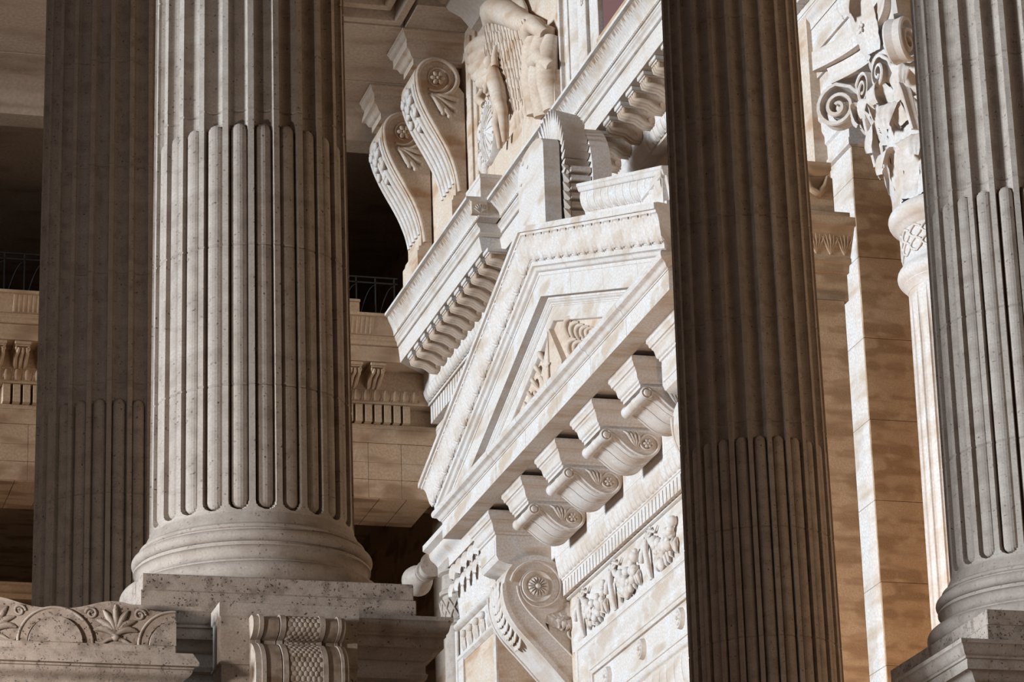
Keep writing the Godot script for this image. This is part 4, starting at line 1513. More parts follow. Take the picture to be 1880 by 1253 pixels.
# ---------------------------------------------------------------- attic storey
func attic() -> void:
	var w := struct("wall_upper", "pale attic wall above the bracketed cornice", "wall")
	var st := S()
	box(st, Vector3(19.74, 29.7, -77.9), Vector3(22.0, 36.6, -63.9))
	obj("wall_face", st, M.cream, w)
	st = S()
	box(st, Vector3(19.95, 29.7, -63.9), Vector3(22.0, 36.6, -44.0))
	obj("wall_face", st, M.cream, w)
	# plinth course on the cornice
	var zz := [-77.9, -75.0, -72.0, -69.0, -66.5, -64.0]
	for i in zz.size() - 1:
		st = S()
		along_z(st, poly([V2(20.2, 31.25), V2(19.56, 31.25), V2(19.5, 31.12), V2(19.5, 30.2), V2(19.4, 30.1), V2(19.4, 29.75), V2(20.2, 29.7)]), zz[i] + 0.004, zz[i + 1] - 0.004)
		obj("plinth_block", st, M.cream, w)
	st = S()
	stack(st, 18.95, 19.45, -69.5, -68.3, [[0.0, 29.75], [0.0, 30.35], [-0.02, 30.37], [-0.02, 30.45], [0.02, 30.47]])
	obj("blocking_course", st, M.pale, w)
	# strips at the sides of the sculpture
	for e in [[-71.75, -71.4, 0.12], [-71.3, -71.05, 0.08]]:
		st = S()
		box(st, Vector3(19.74 - e[2], 31.25, e[0]), Vector3(19.8, 35.4, e[1]), 0.02)
		obj("wall_strip", st, M.cream, w)
	# reeded jamb
	var jz := [[-64.05, -63.95, 0.20], [-63.93, -63.62, 0.10], [-63.58, -63.47, 0.16], [-63.44, -62.88, 0.24], [-62.84, -62.48, 0.12], [-62.45, -62.08, 0.18], [-62.04, -61.76, 0.10], [-61.73, -61.28, 0.16]]
	for j in jz:
		st = S()
		if j[2] == 0.24:
			var o: Array = [V2(19.95, j[0])]
			for i in 11:
				var a := PI * i / 10
				o.append(V2(19.8 - 0.16 * sin(a), lerpf(j[0], j[1], i / 10.0)))
			o.append(V2(19.95, j[1]))
			prism(st, poly(o), func(p): return Vector3(p.x, 29.7, p.y), func(p): return Vector3(p.x, 36.5, p.y))
		else:
			box(st, Vector3(19.84 - j[2], 29.7, j[0]), Vector3(19.96, 36.5, j[1]), 0.015)
		obj("jamb_moulding", st, M.pale, w)
	for y in [32.1, 33.0, 33.9, 34.8]:
		st = S()
		rosette(st, Vector3(19.66, y, -62.26), 0.11, Basis(Vector3(0, 0, 1), Vector3(0, 1, 0), Vector3(-1, 0, 0)), 6)
		obj("jamb_flower", st, M.pale, w)
	st = S()
	box(st, Vector3(19.80, 30.75, -61.25), Vector3(19.96, 36.5, -50.0))
	obj("red_panel", st, M.red, w)
	st = S()
	box(st, Vector3(19.62, 29.7, -61.25), Vector3(19.96, 30.75, -50.0), 0.02)
	obj("panel_sill", st, M.tan, w)

func ceiling_bracket(zn: float, label: String) -> void:
	var t := thing("ceiling_bracket", label, "bracket", Vector3(19.2, 31.5, zn - 0.7), "tall scroll brackets under the ceiling")
	var o: Array = []
	for i in 25:
		var a := lerpf(-0.35, PI, i / 24.0)
		o.append(V2(19.03 + 0.575 * cos(a), 34.56 + 0.56 * sin(a)))
	o.append_array(bez(V2(18.455, 34.45), V2(18.44, 34.0), V2(18.72, 33.5), V2(18.98, 33.05), 10))
	o.append_array(bez(V2(18.98, 33.05), V2(19.22, 32.62), V2(19.38, 32.2), V2(19.42, 31.85), 8))
	o.append_array([V2(19.42, 31.5), V2(19.7, 31.5), V2(19.7, 34.2)])
	var st := S()
	along_z(st, poly(o), zn - 1.38, zn - 0.02)
	obj("scroll_body", st, M.cream, t)
	# raised edge band on the cheek
	st = S()
	var pts: Array = []
	var rd: Array = []
	for i in 30:
		var a := lerpf(-1.9, PI, i / 29.0)
		pts.append(Vector3(19.03 + 0.5 * cos(a), 34.56 + 0.49 * sin(a), zn)); rd.append(0.06)
	for p in bez(V2(18.54, 34.4), V2(18.54, 34.02), V2(18.8, 33.55), V2(19.05, 33.1), 9):
		pts.append(Vector3(p.x, p.y, zn)); rd.append(0.06)
	for p in bez(V2(19.1, 33.0), V2(19.33, 32.6), V2(19.48, 32.2), V2(19.52, 31.6), 9):
		pts.append(Vector3(p.x, p.y, zn)); rd.append(0.055)
	tube(st, pts, rd, 8)
	obj("edge_band", st, M.cream, t)
	st = S()
	spiral(st, Vector3(19.03, 34.55, zn - 0.01), 0.37, 0.2, 1.1, -2.2, 0.04, 1.0)
	obj("volute_ridge", st, M.cream, t)
	st = S()
	rosette(st, Vector3(19.03, 34.55, zn + 0.0), 0.19, Basis(), 6)
	obj("volute_rose", st, M.cream, t)
	for k in 4:
		var e: Vector2 = [V2(19.5, 34.0), V2(19.47, 33.72), V2(19.32, 33.55), V2(19.16, 33.62)][k]
		st = S()
		tube(st, [Vector3(18.82, 34.12, zn - 0.02), Vector3(lerpf(18.82, e.x, 0.35), lerpf(34.12, e.y, 0.25), zn + 0.02), Vector3(lerpf(18.82, e.x, 0.8), lerpf(34.1, e.y, 0.75), zn + 0.04), Vector3(e.x, e.y, zn + 0.01)], [0.03, 0.05, 0.075, 0.05], 7)
		ball(st, Vector3(e.x - 0.02, e.y, zn + 0.02), Vector3(0.06, 0.06, 0.05), Basis(), 8, 5)
		obj("cheek_leaf", st, M.cream, t)
	# reeds down the front
	for k in 5:
		st = S()
		var zz := zn - 0.16 - 0.265 * k
		pts = []
		rd = []
		for p in bez(V2(18.455, 34.4), V2(18.44, 34.0), V2(18.72, 33.5), V2(18.98, 33.05), 8):
			pts.append(Vector3(p.x, p.y, zz)); rd.append(0.055 if k == 0 or k == 4 else 0.075)
		for p in bez(V2(19.0, 33.0), V2(19.22, 32.62), V2(19.38, 32.2), V2(19.42, 31.85), 8):
			pts.append(Vector3(p.x, p.y, zz)); rd.append(0.055 if k == 0 or k == 4 else 0.075)
		tube(st, pts, rd, 7)
		obj("front_reed", st, M.pale, t)
	for k in 10:
		st = S()
		var f := k / 9.0
		var p := V2(18.455, 34.4).bezier_interpolate(V2(18.44, 34.1), V2(18.6, 33.75), V2(18.75, 33.45), f)
		ball(st, Vector3(p.x - 0.05, p.y, zn - 0.7 + 0.33 * sin(k * 2.4)), Vector3(0.07, 0.13, 0.14), Basis(Vector3(1, 0, 0), 0.6 * cos(k * 2.0)), 8, 5)
		obj("front_leaf", st, M.pale, t)
	# foot and cap
	st = S()
	stack(st, 19.3, 19.75, zn - 1.5, zn + 0.06, [[0.0, 30.9], [0.0, 31.35], [0.04, 31.38], [0.06, 31.5]], true)
	obj("foot", st, M.cream, t)
	st = S()
	var lv: Array = [[0.33, 35.0], [0.33, 35.16]]
	for p in cyma(V2(0.31, 35.17), V2(0.16, 35.34), 5):
		lv.append([p.x, p.y])
	lv.append_array([[0.12, 35.36], [0.12, 35.58], [0.10, 35.6]])
	for p in cyma(V2(0.09, 35.61), V2(0.0, 35.76), 5):
		lv.append([p.x, p.y])
	lv.append_array([[0.0, 35.81]])
	stack(st, 18.17, 19.75, zn - 1.6, zn + 0.05, lv, true)
	obj("cap", st, M.cream, t)

func ceiling() -> void:
	var c := struct("ceiling", "coffered stone ceiling of the portico", "ceiling")
	var st := S()
	box(st, Vector3(-3.0, 36.6, -135.0), Vector3(26.0, 37.6, 14.0))
	obj("slab", st, M.ceil, c)
	# flat beams over the brackets
	for e in [[-73.66, -72.25, 35.81], [-75.6, -73.68, 35.84], [-77.3, -75.62, 35.82]]:
		st = S()
		box(st, Vector3(-3.0, e[2], e[0]), Vector3(19.74, 36.6, e[1]), 0.02)
		obj("beam", st, M.ceil, c)
	st = S()
	along_x(st, poly([V2(-78.3, 36.6), V2(-78.3, 35.0), V2(-77.5, 35.0), V2(-77.45, 35.1), cyma(V2(-77.4, 35.15), V2(-77.0, 35.5), 6), V2(-76.9, 35.55), V2(-76.9, 35.82), V2(-76.5, 36.6)]), -3.0, 19.6)
	obj("crown_moulding", st, M.ceil, c)
	# stepped coffer frames in front of the beam
	for i in 5:
		for j in 7:
			var x1 := 18.15 - 4.2 * i
			var z0 := -72.2 + 8.6 * j
			for k in 3:
				st = S()
				var d := 0.02 + 0.34 * k
				var y := 35.83 + 0.22 * k
				var o := 0.22
				var X0 := x1 - 4.2 + d
				var X1 := x1 - d
				var Z0 := z0 + d
				var Z1 := z0 + 8.6 - d
				box(st, Vector3(X0, y, Z0), Vector3(X1, 36.6, Z0 + o), 0.03)
				box(st, Vector3(X0, y, Z1 - o), Vector3(X1, 36.6, Z1), 0.03)
				box(st, Vector3(X0, y, Z0 + o), Vector3(X0 + o, 36.6, Z1 - o), 0.03)
				box(st, Vector3(X1 - o, y, Z0 + o), Vector3(X1, 36.6, Z1 - o), 0.03)
				obj("coffer_frame", st, M.ceil, c)
	# wall head moulding over the sculpture, with a shallow vault panel
	st = S()
	along_z(st, poly([V2(20.0, 36.6), V2(18.3, 36.6), V2(18.35, 36.3), cyma(V2(18.5, 36.2), V2(18.9, 35.9), 6), V2(19.0, 35.75), V2(19.3, 35.6), V2(19.55, 35.3), V2(20.0, 35.2)]), -70.9, -50.0)
	obj("cove_moulding", st, M.ceil, c)
	st = S()
	box(st, Vector3(18.22, 35.815, -72.2), Vector3(19.74, 36.55, -70.9), 0.02)
	obj("bracket_beam", st, M.ceil, c)

# ---------------------------------------------------------------- sculpture on the attic wall
func sculpture() -> void:
	var t := thing("winged_relief", "carved relief of wings and falling drapery over an oval shield", "sculpture", Vector3(19.6, 31.2, -67.5))
	var st := S()
	var X := 19.55
	# broad drapery folds sweeping to the left
	var folds := [
		[[34.75, -70.9], [34.5, -70.1], [34.25, -69.1], [34.35, -68.3]], [[34.45, -70.85], [34.2, -70.1], [33.95, -69.2], [34.05, -68.4]],
		[[34.2, -70.75], [33.9, -70.1], [33.65, -69.3], [33.75, -68.5]], [[33.85, -70.4], [33.6, -69.8], [33.4, -69.1], [33.5, -68.5]],
		[[33.5, -70.0], [33.35, -69.5], [33.2, -69.0], [33.3, -68.6]]]
	for f in folds:
		st = S()
		var pts: Array = []
		var rd: Array = []
		for i in f.size():
			pts.append(Vector3(X - 0.05 + 0.02 * i, f[i][0], f[i][1])); rd.append([0.14, 0.24, 0.22, 0.14][i])
		tube(st, pts, rd, 9)
		obj("drapery_fold", st, M.cream, t)
	st = S()
	ball(st, Vector3(X + 0.05, 33.6, -67.4), Vector3(0.22, 0.95, 1.3), Basis(Vector3(1, 0, 0), 0.6), 16, 10)
	obj("wing_mass", st, M.cream, t)
	st = S()
	tube(st, [Vector3(X, 34.4, -69.0), Vector3(X - 0.15, 34.62, -68.4), Vector3(X - 0.2, 34.35, -67.7), Vector3(X - 0.15, 33.85, -66.9), Vector3(X - 0.1, 33.3, -66.1), Vector3(X, 32.8, -65.2)], [0.2, 0.32, 0.34, 0.3, 0.26, 0.2], 12)
	obj("wing_shoulder", st, M.cream, t)
	# overlapping feathers
	var fs := S()
	ball(fs, Vector3.ZERO, Vector3(0.055, 0.24, 0.105), Basis(), 10, 7)
	tube(fs, [Vector3(-0.05, 0.2, 0), Vector3(-0.068, 0.0, 0), Vector3(-0.05, -0.2, 0)], [0.008, 0.014, 0.008], 5)
	var fm := mesh_of(fs)
	var frng := RandomNumberGenerator.new()
	frng.seed = 77
	for r in 9:
		for k in 13:
			var f := k / 12.0
			var z := lerpf(-68.75, -65.55, f) - 0.07 * r + 0.12 * (r % 2) + frng.randf_range(-0.05, 0.05)
			var y := lerpf(34.25, 32.9, f) - 0.21 * r + frng.randf_range(-0.05, 0.05)
			put("feather", fm, M.cream, t, Transform3D(Basis(Vector3(1, 0, 0), 0.55 - 0.5 * f + 0.05 * r + frng.randf_range(-0.15, 0.15)) * Basis(Vector3(0, 0, 1), 0.3), Vector3(X - 0.2 + 0.02 * r, y, z) - t.position))
	# smooth hanging cloth on the right
	for f in [[32.7, -65.1, 30.8, -65.5, 0.3], [32.4, -64.6, 30.5, -64.9, 0.3], [32.0, -64.2, 30.4, -64.3, 0.26]]:
		st = S()
		tube(st, [Vector3(X, f[0] + 0.1, f[1]), Vector3(X - 0.12, lerpf(f[0], f[2], 0.25), f[1] - 0.05), Vector3(X - 0.1, lerpf(f[0], f[2], 0.6), lerpf(f[1], f[3], 0.6)), Vector3(X, f[2], f[3])], [f[4] * 0.7, f[4], f[4] * 1.05, f[4] * 0.9], 12)
		obj("hanging_cloth", st, M.cream, t)
	for f in [[32.55, -65.0], [31.6, -64.6]]:
		st = S()
		tube(st, [Vector3(X - 0.1, f[0] - 0.2, f[1] - 0.5), Vector3(X - 0.28, f[0] + 0.12, f[1] - 0.1), Vector3(X - 0.28, f[0] + 0.05, f[1] + 0.3), Vector3(X - 0.1, f[0] - 0.3, f[1] + 0.6)], [0.14, 0.2, 0.2, 0.14], 10)
		obj("cloth_fold", st, M.cream, t)
	# rays spreading below the wing
	for k in 7:
		var a := lerpf(-0.5, 0.9, k / 6.0)
		st = S()
		tube(st, [Vector3(X + 0.05, 32.0, -66.6 + 0.15 * k), Vector3(X - 0.02, 31.4 - 0.05 * k, -67.1 + 0.27 * k), Vector3(X + 0.05, 30.75, -67.4 + 0.36 * k)], [0.06, 0.12, 0.07], 8)
		obj("lower_feather", st, M.cream, t)
	# small carved child, one continuous figure
	st = S()
	tube(st, [Vector3(X - 0.3, 33.05, -67.95), Vector3(X - 0.34, 32.85, -67.85), Vector3(X - 0.36, 32.55, -67.7), Vector3(X - 0.34, 32.25, -67.55), Vector3(X - 0.3, 31.98, -67.55), Vector3(X - 0.28, 31.75, -67.62), Vector3(X - 0.3, 31.5, -67.85), Vector3(X - 0.26, 31.2, -67.8), Vector3(X - 0.22, 30.95, -67.9)], [0.09, 0.15, 0.2, 0.2, 0.19, 0.15, 0.12, 0.09, 0.06], 12)
	tube(st, [Vector3(X - 0.3, 31.95, -67.5), Vector3(X - 0.3, 31.6, -67.3), Vector3(X - 0.26, 31.25, -67.4), Vector3(X - 0.22, 30.95, -67.5)], [0.16, 0.13, 0.1, 0.06], 10)
	tube(st, [Vector3(X - 0.34, 32.85, -67.95), Vector3(X - 0.38, 32.7, -68.25), Vector3(X - 0.36, 32.6, -68.5)], [0.1, 0.08, 0.06], 9)
	tube(st, [Vector3(X - 0.32, 32.9, -67.75), Vector3(X - 0.3, 33.2, -67.85), Vector3(X - 0.24, 33.5, -67.9)], [0.1, 0.08, 0.06], 9)
	ball(st, Vector3(X - 0.36, 33.15, -68.05), Vector3(0.15, 0.18, 0.15), Basis(), 12, 9)
	obj("carved_child", st, M.cream, t)
	for e in [[33.15, -68.9, 32.7, -68.9, 0.09], [33.1, -69.6, 32.65, -69.35, 0.11]]:
		st = S()
		tube(st, [Vector3(X - 0.1, e[0], e[1]), Vector3(X - 0.22, lerpf(e[0], e[2], 0.5), e[1]), Vector3(X - 0.15, e[2], e[3])], [e[4], e[4] * 1.1, e[4] * 0.9], 8)
		obj("shield_crest", st, M.cream, t)
	# oval shield
	var s := thing("oval_shield", "oval carved shield with studded rim leaning on the attic wall", "shield", Vector3(19.5, 31.9, -69.25))
	var bas := Basis(Vector3(0, 0, 1), Vector3(-1, 0, 0), Vector3(0, -1, 0))
	var ov := Transform3D(Basis(Vector3(0, 0, 0.62), Vector3(-1, 0, 0), Vector3(0, -0.72, 0)), Vector3(19.48, 31.9, -69.2))
	st = S()
	lathe(st, [V2(1.12, -0.25), V2(1.12, 0.02), V2(1.05, 0.1), V2(0.92, 0.1), V2(0.86, 0.04), V2(0.84, 0.0)], ov, 40)
	obj("rim", st, M.pale, s)
	st = S()
	lathe(st, [V2(0.85, 0.0), V2(0.6, 0.08), V2(0.3, 0.13), V2(0.0, 0.15)], ov, 32)
	obj("face", st, M.pale, s)
	for k in 12:
		var a := TAU * k / 12
		st = S()
		var p0 := ov * Vector3(0.12 * cos(a), 0.15, 0.12 * sin(a))
		var p1 := ov * Vector3(0.5 * cos(a), 0.11, 0.5 * sin(a))
		var p2 := ov * Vector3(0.8 * cos(a), 0.03, 0.8 * sin(a))
		tube(st, [p0, p1, p2], [0.01, 0.018, 0.024], 5)
		obj("face_ray", st, M.pale, s)
	for k in 18:
		var a := TAU * k / 18
		st = S()
		ball(st, ov * Vector3(0.98 * cos(a), 0.11, 0.98 * sin(a)), Vector3(0.035, 0.035, 0.035), Basis(), 7, 5)
		obj("stud", st, M.pale, s)
	for e in [[-1.0, 32.2, -70.0], [-1.0, 31.5, -70.05], [-1.0, 31.15, -69.75]]:
		st = S()
		ball(st, Vector3(19.5, e[1], e[2]), Vector3(0.12, 0.3, 0.14), Basis(), 9, 7)
		obj("scroll_edge", st, M.pale, s)

# ---------------------------------------------------------------- bay at the right, behind the near column
func right_bay() -> void:
	var w := struct("wall_bay", "tan ashlar wall and white pilaster beside the leafy column", "wall")
	var st := S()
	box(st, Vector3(24.0, 0, -51.0), Vector3(25.0, 36.6, 14.0))
	box(st, Vector3(21.3, 0, -56.0), Vector3(25.0, 25.4, -51.2))
	obj("bay_core", st, M.tan, w)
	# ashlar courses facing the viewer
	var ys := [8.0, 10.4, 12.6, 14.75, 16.2, 17.65, 19.1, 20.6, 22.1, 23.6, 24.2]
	for i in ys.size() - 1:
		st = S()
		box(st, Vector3(20.985, ys[i] + 0.004, -51.0), Vector3(24.0, ys[i + 1] - 0.004, -50.965 + 0.012 * (i % 2)), 0.006)
		obj("ashlar", st, M.tan, w)
	# white pilaster face, one stone per course
	for i in ys.size() - 1:
		st = S()
		box(st, Vector3(20.98, ys[i] + 0.003, -52.45), Vector3(21.3, ys[i + 1] - 0.003, -51.0), 0.006)
		obj("pilaster_stone", st, M.pale, w)
	# pilaster head
	st = S()
	stack(st, 20.86, 24.0, -52.6, -50.83, [[0.12, 24.2], [0.06, 24.22], [0.06, 24.34], [0.09, 24.36], [0.09, 24.62], [0.05, 24.66], [0.05, 24.8], [0.0, 24.9], [0.0, 25.05], [-0.05, 25.1], [-0.05, 25.44]], true)
	obj("pilaster_head", st, M.pale, w)
	# anta with a leafy cap at the near end of the door bay
	var a := thing("leafy_pier_cap", "brown moulded pier top with small acanthus band, right of the dark column", "pier", Vector3(19.9, 0.0, -50.4))
	st = S()
	box(st, Vector3(19.5, 0.0, -50.75), Vector3(20.30, 20.9, -50.05), 0.01)
	obj("shaft", st, M.tan, a)
	st = S()
	var lv: Array = [[0.27, 20.8], [0.27, 20.88], [0.16, 20.95], [0.16, 21.43], [0.13, 21.45], [0.12, 21.6], [0.09, 21.62], [0.09, 21.7], [0.1, 21.72], [0.02, 22.26], [0.0, 22.28], [0.0, 22.44], [0.07, 22.46], [0.07, 22.55], [0.34, 22.57]]
	stack(st, 19.2, 20.58, -50.8, -50.0, lv)
	obj("cap", st, M.tan, a)
	for k in 3:
		var x := 19.85 + 0.26 * k
		for s in [-2, -1, 0, 1, 2]:
			st = S()
			tube(st, [Vector3(x, 21.76, -50.1), Vector3(x + 0.05 * s, 21.95, -50.06), Vector3(x + 0.075 * s, 22.12 - 0.02 * absf(s), -50.05)], [0.015, 0.03, 0.012], 6)
			obj("cap_leaf", st, M.tan, a)
	st = S()
	box(st, Vector3(19.6, 22.55, -50.78), Vector3(20.25, 23.2, -50.1), 0.02)
	obj("upper_block", st, M.tan, a)
	st = S()
	stack(st, 19.3, 20.2, -50.8, -50.02, [[0.1, 23.2], [0.03, 23.25], [0.0, 23.3], [0.0, 23.44], [0.1, 23.47]])
	obj("upper_cap", st, M.tan, a)
	st = S()
	tube(st, [Vector3(19.75, 23.2, -50.08), Vector3(19.8, 22.95, -50.06), Vector3(19.95, 22.85, -50.06), Vector3(20.08, 23.0, -50.06), Vector3(20.15, 23.2, -50.08)], [0.05, 0.07, 0.08, 0.06, 0.03], 8)
	obj("scroll_carving", st, M.tan, a)

func leafy_column() -> void:
	var cx := 21.68
	var cz := -48.2
	var t := thing("leafy_column", "white fluted column with tall leaf capital, half hidden by the near right column", "column", Vector3(cx, 8.0, cz))
	var xf := Transform3D(Basis(), Vector3(cx, 0, cz))
	var st := S()
	flat(st)
	var us := [-1.0, -0.9, -0.6, -0.3, 0.0, 0.3, 0.6, 0.9, 1.0]
	var prev: Array = []
	for r in 14:
		var y := lerpf(8.0, 20.55, r / 13.0)
		var R := lerpf(0.965, 0.905, r / 13.0)
		var ring: Array = []
		for k in 24:
			for u in us:
				var a: float = TAU * k / 24.0 + u * TAU / 24.0 * 0.38
				var d: float = 0.07 * sqrt(maxf(1.0 - u * u, 0.0)) if r < 13 else 0.0
				ring.append(Vector3(cx + (R - d) * cos(a), y, cz + (R - d) * sin(a)))
		if r > 0:
			for i in ring.size():
				var j := (i + 1) % ring.size()
				quad(st, prev[i], ring[i], ring[j], prev[j])
		prev = ring
	obj("shaft", st, M.pale, t)
	st = S()
	var pr: Array = [V2(0.7, 20.5), V2(0.91, 20.5), V2(0.93, 20.56), V2(0.99, 20.62)]
	pr.append_array(bez(V2(0.99, 20.63), V2(1.10, 20.70), V2(1.10, 20.84), V2(1.0, 20.92), 7))
	pr.append_array([V2(0.96, 20.96), V2(0.95, 21.05)])
	lathe(st, pr, xf, 48)
	obj("lower_ring", st, M.pale, t)
	st = S()
	lathe(st, [V2(0.95, 21.05), V2(0.95, 21.55), V2(0.99, 21.62)], xf, 48)
	obj("neck", st, M.pale, t)
	for k in 20:
		for dirn in [-1.0, 1.0]:
			st = S()
			var pts: Array = []
			var rd: Array = []
			for i in 9:
				var s := i / 8.0
				var a: float = TAU * k / 20 + dirn * 0.16 * sin(s * TAU)
				pts.append(Vector3(cx + 0.965 * cos(a), 21.07 + 0.46 * s, cz + 0.965 * sin(a))); rd.append(0.024)
			tube(st, pts, rd, 5)
			obj("neck_plait", st, M.pale, t)
	st = S()
	pr = [V2(0.95, 21.55), V2(1.02, 21.6)]
	pr.append_array(bez(V2(1.03, 21.62), V2(1.2, 21.68), V2(1.2, 21.88), V2(1.06, 21.95), 8))
	pr.append_array([V2(1.0, 21.98), V2(0.92, 22.02), V2(0.90, 22.4), V2(0.95, 23.6), V2(1.15, 24.4), V2(1.3, 24.75), V2(0.5, 24.8)])
	lathe(st, pr, xf, 48)
	obj("upper_ring", st, M.pale, t)
	# two tiers of curling leaves
	for tier in 2:
		var lm := leaf_shape(0.95 + 0.85 * tier, 0.46, 0.27 + 0.05 * tier, 5.0)
		for k in 8:
			var a := TAU * (k + 0.5 * tier) / 8.0 + 0.2
			var out := Vector3(cos(a), 0, sin(a))
			put("leaf", lm, M.pale, t, Transform3D(Basis(Vector3.UP.cross(out), Vector3.UP, out), Vector3(cx, 22.0, cz) + out * 0.93 - t.position))
	# corner volutes and inner volutes, rolled straps
	var small := leaf_shape(0.85, 0.3, 0.22, 4.0)
	for k in 4:
		var a := PI / 4 + PI / 2 * k
		var out := Vector3(cos(a), 0, sin(a))
		var side := Vector3.UP.cross(out)
		st = S()
		var c := Vector3(cx, 24.28, cz) + out * 1.98
		var pts: Array = [Vector3(cx, 22.9, cz) + out * 1.0, Vector3(cx, 23.6, cz) + out * 1.12, Vector3(cx, 24.25, cz) + out * 1.4, Vector3(cx, 24.6, cz) + out * 1.72]
		var wd: Array = [0.2, 0.24, 0.28, 0.3]
		for i in 44:
			var s := i / 43.0
			var b := PI * 0.5 - s * TAU * 2.1
			var r := lerpf(0.42, 0.05, pow(s, 0.85))
			pts.append(c + out * cos(b) * r + Vector3(0, sin(b) * r, 0)); wd.append(0.34 - 0.1 * s + 0.12 * s * s)
		band(st, pts, side, wd, 0.075)
		ball(st, c, Vector3(0.09, 0.09, 0.09), Basis(), 9, 6)
		obj("corner_volute", st, M.pale, t)
		for q in [-1.0, 1.0]:
			put("sheath_leaf", small, M.pale, t, Transform3D(Basis(side, Vector3.UP, out) * Basis(Vector3(0, 0, 1), q * 0.25) * Basis(Vector3(1, 0, 0), 0.5), Vector3(cx, 23.45, cz) + out * 1.08 + side * q * 0.3 - t.position))
	for k in 4:
		var a := PI / 2 * k
		var out := Vector3(cos(a), 0, sin(a))
		var tn := Vector3(-sin(a), 0, cos(a))
		for s in [-1.0, 1.0]:
			st = S()
			var c: Vector3 = Vector3(cx, 24.2, cz) + out * 1.3 + tn * s * 0.36
			var pts: Array = [Vector3(cx, 23.0, cz) + out * 1.0 + tn * s * 0.85, Vector3(cx, 23.7, cz) + out * 1.12 + tn * s * 0.82, Vector3(cx, 24.3, cz) + out * 1.25 + tn * s * 0.7]
			var wd: Array = [0.16, 0.2, 0.22]
			for i in 36:
				var f := i / 35.0
				var b := 0.6 + f * TAU * 1.8
				var r := lerpf(0.32, 0.05, pow(f, 0.85))
				pts.append(c + tn * s * cos(b) * r + Vector3(0, sin(b) * r, 0)); wd.append(0.24)
			band(st, pts, out, wd, 0.06)
			obj("inner_volute", st, M.pale, t)
			put("sheath_leaf", small, M.pale, t, Transform3D(Basis(Vector3.UP.cross(out), Vector3.UP, out) * Basis(Vector3(0, 0, 1), -s * 0.35) * Basis(Vector3(1, 0, 0), 0.35), Vector3(cx, 23.25, cz) + out * 1.02 + tn * s * 0.42 - t.position))
	# hollow-sided abacus in two courses
	for e in [[24.78, 25.08, 1.62, 0.0], [25.1, 25.46, 1.82, 0.06]]:
		var o: Array = []
		for k in 4:
			var a := PI / 2 * k
			var h: float = e[2]
			for i in 17:
				var s := i / 16.0 * 2.0 - 1.0
				s *= 0.93
				var dd: float = h - (h * 0.26) * (1.0 - s * s)
				o.append(V2(cos(a) * dd - sin(a) * s * h, sin(a) * dd + cos(a) * s * h))
		st = S()
		var y0: float = e[0]
		var y1: float = e[1]
		prism(st, poly(o), func(p): return Vector3(cx + p.x * (1.0 if y0 > 25 else 0.97), y0, cz + p.y * (1.0 if y0 > 25 else 0.97)), func(p): return Vector3(cx + p.x, y1, cz + p.y))
		obj("abacus", st, M.pale, t)
	for k in 4:
		var a := PI / 2 * k
		var out := Vector3(cos(a), 0, sin(a))
		var tan := Vector3(-sin(a), 0, cos(a))
		put("abacus_leaf", leaf_shape(1.15, 0.5, 0.26, 6.0), M.pale, t, Transform3D(Basis(Vector3.UP.cross(out), Vector3.UP, out) * Basis(Vector3(1, 0, 0), 0.2), Vector3(cx, 24.72, cz) + out * 1.3 - t.position))
		st = S()
		rosette(st, Vector3(cx, 25.2, cz) + out * 1.5, 0.12, Basis(Vector3.UP.cross(out), Vector3.UP, out), 6)
		obj("abacus_flower", st, M.pale, t)

func lantern(at: Vector3, label: String, power: float, tint: Color) -> void:
	var t := thing("standing_lantern", label, "lantern", Vector3(at.x, 0, at.z), "warm lanterns on posts in the portico")
	var xf := Transform3D(Basis(), Vector3(at.x, 0, at.z))
	var st := S()
	lathe(st, [V2(0.0, 0.0), V2(0.4, 0.0), V2(0.4, 0.25), V2(0.2, 0.4), V2(0.12, 0.6), V2(0.09, at.y - 0.6), V2(0.18, at.y - 0.45), V2(0.2, at.y - 0.3), V2(0.0, at.y - 0.3)], xf, 16)
	obj("post", st, M.iron, t)
	st = S()
	lathe(st, [V2(0.0, at.y + 0.55), V2(0.05, at.y + 0.5), V2(0.12, at.y + 0.3), V2(0.0, at.y + 0.26)], xf, 16)
	obj("finial", st, M.iron, t)
	st = S()
	ball(st, at, Vector3(0.2, 0.22, 0.2), Basis(), 20, 12)
	obj("globe", st, M.glow, t)
	var l := OmniLight3D.new()
	l.name = "lamp_light"
	l.light_color = tint
	l.light_energy = power
	l.light_size = 0.18
	l.omni_range = 90.0
	l.omni_attenuation = 2.0
	l.shadow_enabled = true
	t.add_child(l)
	l.position = Vector3(0, at.y, 0)

